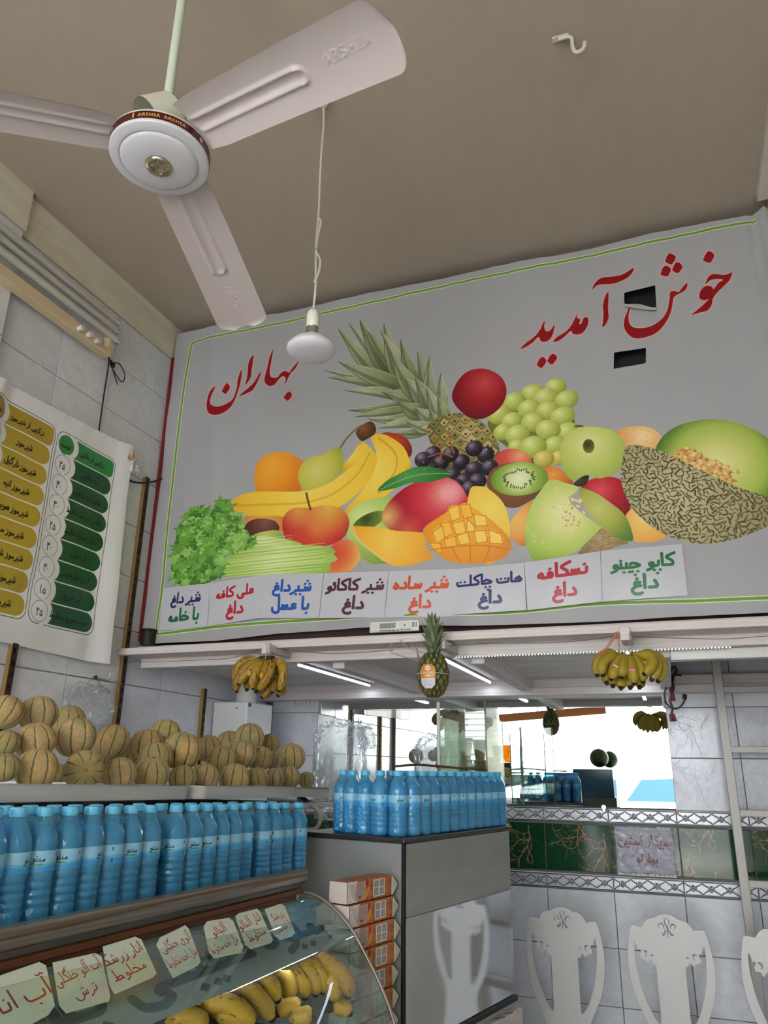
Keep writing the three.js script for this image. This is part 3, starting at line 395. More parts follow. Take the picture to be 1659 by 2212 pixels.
  ink([[1883,110,1891,114,1898,126,1897,134,1886,150,1879,149,1866,137,1874,120], [1777,92,1787,98,1793,108,1791,117,1780,132,1773,131,1762,119,1769,100], [1792,128,1802,131,1808,143,1806,152,1796,165,1788,165,1778,153,1786,135], [1760,133,1769,137,1775,147,1774,156,1765,171,1758,171,1744,160,1752,140],
    [1411,366,1419,371,1424,381,1420,390,1409,403,1403,403,1393,389,1401,372], [1378,370,1387,377,1391,387,1387,397,1377,409,1370,408,1360,396,1368,379],
    [249,265,260,272,265,282,264,290,250,310,232,296,239,281], [506,342,516,350,520,358,519,366,506,381,488,366,494,353]], false);
  // real holes cut through the print (alpha cut-out), a dark void behind
  const a = canvas(1024, 612), y = a.getContext('2d'); y.fillStyle = '#fff'; y.fillRect(0, 0, 1024, 612); y.fillStyle = '#000';
  for (const h of [[1636,199,1726,192,1722,272,1701,261,1682,250,1665,244,1633,239], [1590,399,1680,399,1675,449,1584,452]]) { y.beginPath(); for (let i = 0; i < h.length; i += 2) (i ? y.lineTo : y.moveTo).call(y, h[i] / 2, h[i + 1] / 2); y.fill(); }
  const bm = phys({ map: ctex(c), alphaMap: ctex(a, false), alphaTest: 0.5, roughness: 0.42, side: THREE.DoubleSide, specularIntensity: 0.6 });
  const low = [[-2.344,2.234,-3],[-1.918,2.235,-3],[-1.61,2.255,-3],[-1.212,2.26,-3],[-.956,2.255,-3],[-.756,2.245,-3],[-.291,2.237,-3],[-.034,2.237,-3],[.377,2.234,-3]];
  const bottom = (X) => { for (let i = 0; i < low.length - 1; i++) if (X <= low[i + 1][0]) return lerp(low[i][1], low[i + 1][1], clamp((X - low[i][0]) / (low[i + 1][0] - low[i][0]))); return low[low.length - 1][1]; };
  const g = grid(150, 80, (u, v) => {
    const X = lerp(-2.345, 0.612, u), yb = bottom(X), yt = 3.955 + 0.004 * Math.sin(X * 9), Y = lerp(yb, yt, v), edge = Math.pow(1 - v, 3);
    const z = -3.0 + 0.006 * n2(X * 2.1, Y * 1.3) + 0.0035 * n2(X * 7 + 4, Y * 2.2) + 0.010 * Math.exp(-((X + 2.02 + (Y - 3.1) * 0.12) ** 2) / 0.002) * sstep(2.3, 3.2, Y) + 0.035 * Math.exp(-(((X - 0.592) / 0.018) ** 2)) - 0.012 * Math.exp(-(((X - 0.555) / 0.016) ** 2)) + 0.012 * edge * Math.sin(X * 5);
    return [X, Y, z];
  });
  const p = g.attributes.position, uv = g.attributes.uv; for (let i = 0; i < p.count; i++) uv.setXY(i, (p.getX(i) + 2.36) / 2.96, 1 - (3.97 - p.getY(i)) / 1.77);
  const banner = obj('printed_banner', g, bm);
  { const [p0, p1] = [[.001,3.62,-2.994],[.127,3.573,-2.994]]; obj('cut_flap', grid(10, 5, (u, v) => { const a = (1 - v) * 2.0; return [lerp(p0[0], p1[0], u), lerp(p0[1], p1[1], u) - 0.016 * Math.sin(Math.PI * u) * 0.4 - 0.020 * Math.sin(a) * 0.9, -2.992 + 0.014 * (1 - Math.cos(a)) * 0.5 + 0.004]; }), std(0xb2b2b4, 0.5, 0, { side: THREE.DoubleSide }), banner); }
  tag(banner, 'large white printed banner with red lettering and a heap of fruit above the niche', 'banner');
  // menu cards taped on the banner
  const card = (corners, l1, l2, c1, c2, s1, label) => {
    const c = canvas(320, 224), x = c.getContext('2d'); x.fillStyle = '#c2c2cc'; x.fillRect(0, 0, 320, 224); x.strokeStyle = '#c4c4cc'; x.lineWidth = 2; x.strokeRect(1, 1, 318, 222);
    persian(x, l1, 160, 86, 74 * s1, 17, c1, 1.28); persian(x, l2, 160, 178, 78, 17, c2, 1.3);
    const g = new THREE.BufferGeometry(), [A, B, C, D] = corners.map(V), N = new THREE.Vector3(0, 0, 1), ps = [], uvs = [], t = 0.0012, nn = 8;
    const at = (u, v) => { const q = A.clone().lerp(B, u).lerp(D.clone().lerp(C, u), v); q.z += 0.004 * Math.sin(u * 3.1) * Math.sin(v * 3.1); return q; };
    for (let i = 0; i < nn; i++) for (let j = 0; j < nn; j++) for (const [a, b] of [[0, 0], [0, 1], [1, 0], [1, 0], [0, 1], [1, 1]]) { const q = at((i + a) / nn, (j + b) / nn); ps.push(q.x, q.y, q.z); uvs.push((i + a) / nn, 1 - (j + b) / nn); }
    g.setAttribute('position', new THREE.Float32BufferAttribute(ps, 3)); g.setAttribute('uv', new THREE.Float32BufferAttribute(uvs, 2)); g.computeVertexNormals();
    const m = obj('menu_card', mergeVertices(g), std(0xffffff, 0.35, 0, { map: ctex(c), side: THREE.DoubleSide })); m.geometry.computeVertexNormals();
    tag(m, label, 'card');
  };
  const navy = '#141a5e', grn = '#0f6a3a', red = '#b5122c', blu = '#1450b0', pur = '#4a1030', org = '#d2491c';
  card([[-2.238,2.502,-2.984],[-1.977,2.508,-2.984],[-1.973,2.3,-2.984],[-2.239,2.293,-2.984]], 'شیر داغ', 'با خامه', navy, grn, 0.9, 'white paper menu card with navy first line and green second line, leftmost on the banner');
  card([[-1.976,2.508,-2.984],[-1.702,2.527,-2.984],[-1.696,2.326,-2.984],[-1.971,2.302,-2.984]], 'علی کافه', 'داغ', red, red, 0.9, 'white paper menu card with red lettering under the celery, second from the left');
  card([[-1.702,2.528,-2.984],[-1.389,2.513,-2.984],[-1.403,2.31,-2.984],[-1.695,2.326,-2.984]], 'شیرداغ', 'با عسل', blu, blu, 1, 'white paper menu card with two lines of bright blue lettering');
  card([[-1.387,2.513,-2.984],[-1.079,2.498,-2.984],[-1.095,2.296,-2.984],[-1.401,2.31,-2.984]], 'شیر کاکائو', 'داغ', pur, pur, 0.95, 'white paper menu card with dark purple lettering');
  card([[-1.077,2.497,-2.984],[-.784,2.486,-2.984],[-.793,2.283,-2.984],[-1.093,2.296,-2.984]], 'شیر ساده', 'داغ', org, org, 1, 'white paper menu card with orange lettering above the hanging pineapple');
  card([[-.785,2.484,-2.984],[-.49,2.49,-2.984],[-.49,2.293,-2.984],[-.792,2.291,-2.984]], 'هات چاکلت', 'داغ', navy, navy, 0.85, 'white paper menu card with two navy lines, right of the hanging pineapple');
  card([[-.489,2.489,-2.984],[-.187,2.512,-2.984],[-.195,2.31,-2.984],[-.486,2.292,-2.984]], 'نسکافه', 'داغ', red, red, 1.1, 'white paper menu card with crimson lettering below the cut melon wedge');
  card([[-.185,2.513,-2.984],[.116,2.515,-2.984],[.115,2.313,-2.984],[-.194,2.31,-2.984]], 'کاپو چینو', 'داغ', grn, grn, 0.95, 'white paper menu card with two green lines, rightmost of the row');
  struct('trim_12', span(XL, XR, 2.225, 3.95, ZU - 0.075, ZU - 0.06), M.black);
  // dark head-board behind the lower banner edge
  struct('trim_11', span(XL + 0.3, XR, 2.222, 2.34, ZU - 0.05, ZU - 0.03), std(0x3a2326, 0.8));
}

// ---------------------------------------------------------------- left wall: price poster, lamp, rails, cables
{
  const S = 872.7, c = canvas(1152, 978), x = c.getContext('2d'); x.fillStyle = '#f0f0f5'; x.fillRect(0, 0, 1152, 978);
  const X = (z) => (-z - 1.45) * S, Y = (y) => (3.2 - y) * S;
  const column = (z0, z1, yt, rows, head, body, rim, first, prices) => {
    const a = X(z0), b = X(z1), t = Y(yt), ph = 0.0912 * S, rr2 = (x0, y0, w, h, r) => { x.beginPath(); x.roundRect(x0, y0, w, h, r); };
    x.strokeStyle = rim; x.lineWidth = 2.2; rr2(a - 7, t - 7, b - a + 14, ph * rows.length + 12, 34); x.stroke();
    rows.forEach((w, i) => {
      const y0 = t + i * ph, cy = y0 + ph / 2, r = ph * 0.47;
      x.fillStyle = i ? body : head; rr2(a + 52, y0 + 2, b - a - 52, ph - 5, [8, i ? 38 : 22, i ? 38 : 22, 8]); x.fill();
      x.fillStyle = '#f0f0f5'; x.beginPath(); x.arc(a + r + 22, cy, r + 9, 0, 7); x.fill();
      x.fillStyle = i ? '#f2f2f6' : head; x.strokeStyle = i ? '#6a6e7e' : '#16301c'; x.lineWidth = 1.8; x.beginPath(); x.arc(a + r + 4, cy, r, 0, 7); x.fill(); x.stroke();
      if (!i) persian(x, first, a + r + 2, cy + 10, 24, 17, '#10180f', 1.15); else if (prices[i - 1]) digits(x, prices[i - 1], a + r + 4, cy + 4, 46, 7, '#28306e', rr(-0.06, 0.06));
      persian(x, w, (a + 66 + b) / 2, cy + 9, w.length > 14 ? 26 : 30, 15, '#0c140c', 1.12);
    });
  };
  column(-2.292, -2.645, 3.045, ['ترکیبی از طالبی', 'آب طالبی', 'طالبی انبه مخلوط', 'طالبی شیرموز مخلوط', 'طالبی هویج مخلوط', 'آب سیب', 'آب پرتقال طبیعی', 'آب هویج', 'سیب هویج مخلوط'], '#2f8f46', '#0e5530', '#28323a', 'قیمت', ['۲۵', '۴۰', '۳۰', '۲۵', '۳۰', '۴۰', '۱۵', '۲۵']);
  column(-1.905, -2.262, 3.045, ['ترکیبی از شیرموز', 'شیرموز', 'شیرموز نارگیل', 'شیرموز انبه', 'شیرموز هویج', 'شیرموز سیب', 'شیرموز شکلات', 'شیرموز خرما', 'شیرموز عسل'], '#b89f36', '#c2a83a', '#28323a', 'قیمت', []);
  column(-1.52, -1.875, 3.045, ['شیرموز', 'آب سیب', 'آب هویج', 'آب طالبی', 'شیرموز انبه', 'شیرموز هویج', 'شیرموز عسل', 'آب انار', 'آب سیب'], '#b9552e', '#c0602f', '#28323a', 'قیمت', []);
  const g = grid(70, 60, (u, v) => { const z = lerp(-1.48, -2.742 + 0.018 * (1 - v) - 0.03 * (1 - v), u), yt = lerp(3.085, 3.160, u), yb = lerp(2.135, 2.108, u), y = lerp(yb, yt, v); return [-2.344 + (z > -1.93 ? 0.028 : 0.028 * sstep(-2.02, -1.93, z)) + 0.004 * n2(z * 4, y * 3) + 0.035 * sstep(0.9, 1, u) * (0.5 + 0.5 * (1 - v)) + 0.010 * sstep(0.93, 1, v) * Math.abs(n2(z * 14, 3)), y, z]; });
  const p = g.attributes.position, uv = g.attributes.uv; for (let i = 0; i < p.count; i++) uv.setXY(i, (-p.getZ(i) - 1.45) / 1.32, 1 - (3.2 - p.getY(i)) / 1.12);
  tag(obj('price_poster', g, std(0xffffff, 0.4, 0, { map: ctex(c), side: THREE.DoubleSide })), 'white price list poster with green and yellow rows on the left tiled wall', 'poster');
}
{ // fluorescent batten: three unlit tubes over a cream housing
  const t = thing('fluorescent_lamp', 'cream wall batten with three unlit fluorescent tubes above the price poster', 'lamp', [XL + 0.03, 3.5, -2.46]);
  obj('housing', [rbox(0.05, 0.055, 1.26, 0.006, 0.022, 0.02, 0.63)], M.cream, t);
  for (const [k, y, dx] of [[0, 0.185, 0.05], [1, 0.130, 0.06], [2, 0.075, 0.07]]) {
    const tb = obj('fluorescent_tube', cyl(0.0155, 0.0155, 1.18, 18).rotateX(Math.PI / 2).translate(dx, y, 0.60 - k * 0.004), M.tubeGlass, t);
    obj('end_cap', [cyl(0.0158, 0.0158, 0.018, 18).rotateX(Math.PI / 2).translate(dx, y, 0.002), cyl(0.0025, 0.0025, 0.012, 6).rotateX(Math.PI / 2).translate(dx + 0.005, y, -0.012), cyl(0.0025, 0.0025, 0.012, 6).rotateX(Math.PI / 2).translate(dx - 0.005, y, -0.012)], M.chrome, tb);
    obj('tube_holder', rbox(0.03, 0.05, 0.022, 0.004, dx - 0.014, y - 0.03, 0.045), M.cream, t);
  }
  for (const z of [0.11, 0.165, 0.22]) obj('starter', [cyl(0.0125, 0.0125, 0.03, 18).rotateZ(Math.PI / 2).translate(0.056, 0.014, z)], M.white, t);
  const cb = thing('black_cable', 'thin black cable hanging from the fluorescent batten with a knotted loop', 'cable', [XL, 3.5, -2.49]);
  obj('lead', tube([[0.05, 0.03, 0.02], [0.03, 0.0, -0.01], [0.012, -0.18, -0.03], [0.010, -0.4, -0.035]], 0.004, 40, 6), M.black, cb);
  obj('loop', [tube([[0.02, 0.0, -0.03], [0.02, 0.035, -0.09], [0.02, 0.0, -0.14], [0.02, -0.045, -0.13], [0.02, -0.02, -0.06], [0.02, 0.0, -0.03]], 0.0028, 50, 6), tube([[0.02, 0.0, -0.04], [0.02, -0.05, -0.08], [0.02, -0.075, -0.10]], 0.003, 16, 6), tube([[0.02, 0.02, -0.03], [0.03, -0.01, -0.045], [0.02, 0.015, -0.055], [0.03, 0.0, -0.025]], 0.006, 30, 6)], M.black, cb);
}
// slotted shelf rails
function rail(z, y0, y1, label) {
  const holes = []; for (let y = 0.03; y < y1 - y0 - 0.03; y += 0.044) holes.push([[-0.005, y], [0.005, y], [0.005, y + 0.02], [-0.005, y + 0.02]]);
  const t = thing('slotted_rail', label, 'rail', [XL - 0.002, y0, z]);
  obj('face', extrude(shapeOf([[-0.014, 0], [0.014, 0], [0.014, y1 - y0], [-0.014, y1 - y0]], holes), 0.002).rotateY(Math.PI / 2).translate(0.018, 0, 0), M.slotbrown, t);
  obj('side', [box(0.019, y1 - y0, 0.002, 0.0095, (y1 - y0) / 2, 0.0145), box(0.019, y1 - y0, 0.002, 0.0095, (y1 - y0) / 2, -0.0145)], M.tan, t);
  obj('back', box(0.002, y1 - y0, 0.027, 0.002, (y1 - y0) / 2, 0), M.black, t);
}
rail(-2.90, 1.66, 3.06, 'tall brown slotted shelf rail on the left wall beside the banner');
rail(-2.25, 1.66, 2.125, 'brown slotted shelf rail below the price poster at the left edge');
rail(-3.585, 1.66, 2.085, 'short brown slotted shelf rail beside the white water heater');
{ // cable, tape, hook and pipe on the left wall
  const p = [[-2.34,3,-2.721],[-2.34,2.994,-2.781],[-2.34,3.012,-2.849],[-2.34,3.049,-2.936],[-2.34,3.096,-3.013]];
  tag(obj('black_cable', tube(p, 0.005, 30, 6), M.black), 'thick black cable sagging between the poster and the banner corner', 'cable');
  const t = thing('tape_scrap', 'crumpled brown tape and tissue at the upper right corner of the poster', 'tape', [[-2.33,3.11,-2.739]][0]);
  obj('tape', grid(8, 6, (u, v) => [0.012 * Math.sin(u * 5 + v * 3), (v - 0.5) * 0.05 - u * 0.015, -(u - 0.5) * 0.055]), std(0xb98a58, 0.4, 0, { side: THREE.DoubleSide }), t);
  obj('tissue', grid(10, 8, (u, v) => [0.012 + 0.012 * n2(u * 3, v * 3), -0.02 - (1 - v) * 0.06 + 0.01 * n2(u * 4, 2), -(u - 0.2) * 0.05 - (1 - v) * 0.01]), std(0xd0ccc8, 0.8, 0, { side: THREE.DoubleSide }), t);
  const h = thing('wall_hook', 'small rusty wire hook screwed to the left wall tiles', 'hook', [[-2.35,2.049,-2.722]][0]);
  obj('screw', cyl(0.007, 0.009, 0.012, 12).rotateZ(Math.PI / 2), std(0x6e3a28, 0.7, 0.4), h);
  obj('wire_arm', tube([[0.004, 0, 0], [0.01, -0.004, -0.04], [0.012, -0.004, -0.075], [0.012, 0.004, -0.078], [0.012, 0.03, -0.079]], 0.0028, 30, 6), M.steel, h);
  const e = thing('pipe_end', 'black pipe end poking out above the white beam at the left corner', 'pipe', [XL + 0.075, 2.23, ZU + 0.05]);
  obj('sleeve', [cyl(0.034, 0.034, 0.07, 24, 0, 0.03, 0), new THREE.TorusGeometry(0.034, 0.006, 8, 24).rotateX(Math.PI / 2).translate(0, 0.064, 0)], M.black, e);
}
{ // white water heater with its flue
  const t = thing('water_heater', 'white wall mounted water heater with a round flue in the back left corner', 'water heater', [XL, 1.5, -3.7]);
  obj('casing', [rbox(0.215, 0.525, 0.29, 0.008, 0.1075, 0.2625, -0.145)], std(0xdcdcde, 0.25), t);
  obj('flue', lathe([[0.055, 0], [0.055, 0.11], [0.06, 0.112], [0.06, 0.15]], 32).translate(0.115, 0.525, -0.15), M.white, t);
  obj('screw', [cyl(0.004, 0.004, 0.006, 10).rotateX(Math.PI / 2).translate(0.15, 0.49, 0.001)], M.black, t);
  obj('badge', box(0.002, 0.018, 0.022, 0.216, 0.508, -0.022), std(0x2a3340, 0.4), t);
}

// ---------------------------------------------------------------- ceiling: fan, hanging lamp, hook
{
  const fanPaint = std(0xcdc2c2, 0.42), rodPaint = std(0xc6d0c2, 0.4), t = thing('ceiling_fan', 'white three bladed ceiling fan with a maroon band, seen from below', 'fan', [-1.067, 3.183, -1.215]);
  obj('down_rod', [cyl(0.0125, 0.0125, 0.72, 20, 0, 0.455, 0)], rodPaint, t);
  obj('ceiling_cup', lathe([[0.013, 0.70], [0.03, 0.705], [0.055, 0.79], [0.056, 0.817]], 32), rodPaint, t);
  const cup = obj('canopy_cup', lathe([[0.018, 0.075], [0.05, 0.07], [0.057, 0.06], [0.060, 0.0], [0.0585, 0.0], [0.055, 0.058], [0.018, 0.071]], 36), std(0xc2c3b2, 0.45, 0, { side: THREE.DoubleSide }), t);
  cup.position.set(-0.034, 0.058, 0.026); cup.quaternion.setFromUnitVectors(new THREE.Vector3(0, -1, 0), new THREE.Vector3(-0.52, -0.66, 0.54).normalize()); cup.scale.set(1.0, 1.25, 1.0);
  obj('motor_housing', lathe([[0.0, 0.0], [0.07, -0.004], [0.118, -0.012], [0.1225, -0.018], [0.1225, -0.050], [0.1205, -0.054], [0.099, -0.058], [0.0965, -0.055], [0.0945, -0.059], [0.088, -0.065], [0.06, -0.070], [0.036, -0.072], [0.033, -0.0695], [0.0, -0.0695]], 72), std(0xcdcbd4, 0.3), t);
  const bandTex = canvas(1024, 32), bx = bandTex.getContext('2d'); bx.fillStyle = '#4a0d10'; bx.fillRect(0, 0, 1024, 32); bx.fillStyle = '#c8a35a'; bx.font = 'bold 20px sans-serif'; for (let i = 0; i < 3; i++) { bx.fillText('ARSHIA  ARSHIA', 30 + i * 342, 23); bx.fillRect(12 + i * 342, 4, 6, 24); bx.beginPath(); bx.arc(250 + i * 342, 16, 9, 0, 7); bx.fill(); }
  obj('band', new THREE.CylinderGeometry(0.1236, 0.1236, 0.022, 72, 1, true).translate(0, -0.034, 0), std(0xffffff, 0.25, 0.2, { map: ctex(bandTex) }), t);
  const cap = []; cap.push(lathe([[0.032, -0.070], [0.031, -0.076], [0.024, -0.078], [0.020, -0.075], [0.0, -0.073]], 40));
  for (let k = 0; k < 28; k++) { const a = k / 28 * 6.283; cap.push(box(0.010, 0.003, 0.0018, 0.0245, -0.0785, 0).rotateY(a)); }
  obj('hub_cap', cap, std(0xc4b8a0, 0.16, 0.9), t);
  [-0.2312, 1.7829, -2.4159].forEach((ang, bi) => {
    const b = new THREE.Group(); b.name = 'fan_blade'; t.add(b); b.rotation.y = ang;
    const W = (u) => 0.073 + 0.012 * u + (u < 0.08 ? -0.006 * (1 - u / 0.08) : 0), tipc = (u, s) => { const k = clamp((u - 0.93) / 0.07); return s * Math.sqrt(Math.max(0, 1 - k * k * 0.85)); };
    const top = (u, v, off) => {
      const s = v * 2 - 1, w = W(u), L = 0.115 + u * 0.59, zz = tipc(u, s) * w;
      const ridge = (c, wd) => Math.exp(-(((zz - c) / wd) ** 2)), end = 1 - sstep(0.56, 0.60, u), st = sstep(0.0, 0.04, u);
      const arch = u > 0.5 && u < 0.64 ? Math.exp(-(((Math.hypot((u - 0.565) * 0.59, zz + 0.004) - 0.018) / 0.0042) ** 2)) * sstep(0.55, 0.568, u) : 0;
      const h = (-0.0055 * (ridge(0.014, 0.005) + ridge(-0.022, 0.005)) + 0.003 * ridge(-0.004, 0.011)) * end * st - 0.0055 * arch;
      return [L, -0.079 * u * 0.9 - 0.010 * u * u + h + zz * 0.16 - 0.010 * (s * s) + off, zz];
    };
    const gT = grid(90, 40, (u, v) => top(u, v, 0)), gB = grid(90, 40, (u, v) => top(u, 1 - v, -0.0016));
    const m = obj('blade_sheet', [gT, gB], fanPaint, b); fanPaint.side = THREE.DoubleSide;
    const tg = new TextGeometry('ARSHIA', { font, size: 0.026, depth: 0.0016, curveSegments: 3 }); tg.computeBoundingBox(); tg.translate(-tg.boundingBox.max.x / 2, -0.013, -0.0002);
    tg.rotateX(Math.PI / 2); if (bi === 0) tg.rotateY(0); else tg.rotateY(Math.PI * 0);
    const lt = obj('embossed_lettering', tg, fanPaint, b); lt.position.set(0.115 + 0.80 * 0.59, -0.079 * 0.80 * 0.9 - 0.0064 - 0.0010, 0.004); lt.rotation.set(-0.16, 0, -0.14);
    obj('blade_bracket', [box(0.05, 0.004, 0.03, 0.135, 0.004, 0.0)], fanPaint, b);
  });
}
{
  const t = thing('pendant_lamp', 'unlit white disc bulb hanging on a long knotted white cord before the banner', 'lamp', [-0.958, 2.93, -1.898]);
  obj('bulb', lathe([[0, 0.0], [0.05, 0.002], [0.072, 0.010], [0.079, 0.022], [0.078, 0.030], [0.066, 0.046], [0.045, 0.058], [0.030, 0.068], [0.024, 0.078], [0.0, 0.079]], 64), std(0xd2d0da, 0.4), t);
  obj('bulb_neck', [cyl(0.0195, 0.0215, 0.028, 28, 0, 0.088, 0), new THREE.TorusGeometry(0.0205, 0.0012, 6, 28).rotateX(Math.PI / 2).translate(0, 0.1025, 0)], M.chrome, t);
  obj('socket', lathe([[0.0, 0.172], [0.012, 0.170], [0.019, 0.158], [0.021, 0.145], [0.021, 0.104], [0, 0.103]], 28), std(0xdcdccf, 0.4), t);
  obj('cord', [tube([[0, 0.17, 0], [0.004, 0.26, 0], [-0.002, 0.42, 0.0], [0.002, 0.56, 0], [0, 0.8, 0], [0.004, 0.95, 0.0], [0, 1.035, 0]], 0.0042, 60, 7), tube([[0.0, 0.275, 0.004], [0.016, 0.31, 0.006], [0.018, 0.36, 0.004], [0.002, 0.40, 0.005], [0.006, 0.46, 0.006], [0.013, 0.52, 0.005], [0.002, 0.535, 0.004]], 0.0042, 60, 7)], std(0xc9c6be, 0.6), t);
  obj('cord_tie', new THREE.TorusGeometry(0.006, 0.0025, 6, 14).rotateX(Math.PI / 2).translate(0.003, 0.405, 0.002), std(0x7fa39a, 0.6), t);
  obj('ceiling_hook', [tube([[-0.01, 1.068, 0], [-0.012, 1.045, 0], [0.002, 1.03, 0.0], [0.014, 1.042, 0], [0.012, 1.06, 0]], 0.0055, 30, 8), cyl(0.02, 0.02, 0.012, 20, -0.004, 1.066, 0), tube([[-0.02, 1.066, 0.01], [-0.03, 1.04, 0.01], [-0.022, 1.025, 0.01]], 0.004, 16, 6)], std(0xaaa79f, 0.5), t);
}
{
  const t = thing('ceiling_hook', 'bent pale metal hook fixed to the bare ceiling', 'hook', [-0.089, 4.0, -1.933]);
  obj('bracket', [rbox(0.055, 0.006, 0.022, 0.002, -0.022, -0.006, 0.0), rbox(0.014, 0.012, 0.018, 0.003, -0.04, -0.004, 0)], M.offwhite, t);
  obj('hook_rod', tube([[-0.03, -0.012, 0.002], [0.0, -0.012, 0.002], [0.012, -0.02, 0.0], [0.014, -0.06, 0.0], [0.022, -0.086, 0], [0.038, -0.088, 0], [0.05, -0.075, 0], [0.053, -0.055, 0]], 0.0068, 50, 10), M.offwhite, t);
}

// ---------------------------------------------------------------- bananas, pineapple, brackets and strings
function bananaMap(base, spots, n, s) {
  const c = canvas(256, 256), x = c.getContext('2d'); x.fillStyle = base; x.fillRect(0, 0, 256, 256);
  for (let i = 0; i < 500; i++) { x.globalAlpha = 0.06; x.fillStyle = i & 1 ? '#8a6a1c' : '#f0d070'; x.beginPath(); x.ellipse(rr(0, 256), rr(0, 256), rr(3, 14), rr(2, 8), 0, 0, 7); x.fill(); }
  for (let i = 0; i < n; i++) { x.globalAlpha = rr(0.5, 0.95); x.fillStyle = spots; const u = rr(30, 226), v = rr(0, 256), a = rr(2, 9) * s, b = rr(1.2, 4) * s; x.beginPath(); for (let q = 0; q < 9; q++) { const t = q / 9 * 6.283, k = rr(0.6, 1.2); x.lineTo(u + Math.cos(t) * a * k * 1.6, v + Math.sin(t) * b * k); } x.fill(); }
  x.globalAlpha = 1; return ctex(c, true, [1, 1]);
}
const BM = {
  ripe: [0, 1, 2].map((i) => std(0xffffff, 0.5, 0, { map: bananaMap(['#a57f24', '#a8842c', '#9d7826'][i], '#33200c', [60, 44, 52][i], 1.5) })),
  fresh: [0, 1].map((i) => std(0xffffff, 0.45, 0, { map: bananaMap(['#a08a22', '#998726'][i], '#4a3a14', 8, 0.7) })),
  pile: [0, 1, 2].map((i) => std(0xffffff, 0.5, 0, { map: bananaMap(['#c79c2e', '#bf9634', '#b88e30'][i], '#3a250f', [16, 24, 12][i], 1.2) })),
  tip: std(0x241a10, 0.8), stem: std(0x7a6a2a, 0.7), crown: std(0x33261a, 0.85),
};
// a banana bent through three points, its stem end first, with flattened sides and a dark blossom tip
function banana(parent, pts, r, mat, tipMat = BM.tip) {
  const cv = new THREE.QuadraticBezierCurve3(V(pts[0]), V(pts[1]).multiplyScalar(2).sub(V(pts[0]).add(V(pts[2])).multiplyScalar(0.5)), V(pts[2]));
  const nu = 22, nv = 12, fr = cv.computeFrenetFrames(nu, false), len = cv.getLength();
  const rad = (t) => { const st = 0.32 + 0.68 * sstep(0.03, 0.26, t), en = t > 0.80 ? lerp(1, 0.50, ((t - 0.80) / 0.16) ** 1.6) : 1; return r * st * Math.max(0.36, en); };
  const ring = (t, k, v) => { const a = -v * 6.2832, q = rad(t) * (1 - 0.055 * Math.abs(Math.sin(a * 2.5 + 0.4)) + 0.02), P = cv.getPointAt(clamp(t)); return P.addScaledVector(fr.normals[k], Math.cos(a) * q).addScaledVector(fr.binormals[k], Math.sin(a) * q); };
  const g = grid(nu, nv, (u, v) => { const k = Math.round(u * nu); return ring(u * 0.965, k, v).toArray(); });
  const m = obj('banana', g, mat, parent); mat.side = THREE.DoubleSide;
  const e = cv.getPointAt(0.965), d = cv.getTangentAt(1), tg = lathe([[0, -0.002], [r * 0.40, -0.002], [r * 0.43, r * 0.12], [r * 0.34, r * 0.42], [r * 0.14, r * 0.5], [0, r * 0.46]], 10).applyQuaternion(new THREE.Quaternion().setFromUnitVectors(new THREE.Vector3(0, 1, 0), d)).translate(e.x, e.y, e.z);
  obj('tip', tg, tipMat, m); return m;
}
function bananaHand(name, label, spots, r, mats, crown, opts = {}) {
  const t = thing(name, label, opts.category ?? 'bananas', crown), C = V(crown);
  spots.forEach((p, i) => banana(t, p.map((q) => [q[0] - C.x, q[1] - C.y, q[2] - C.z]), r * (opts.r?.[i] ?? 1), mats[i % mats.length]));
  return t;
}
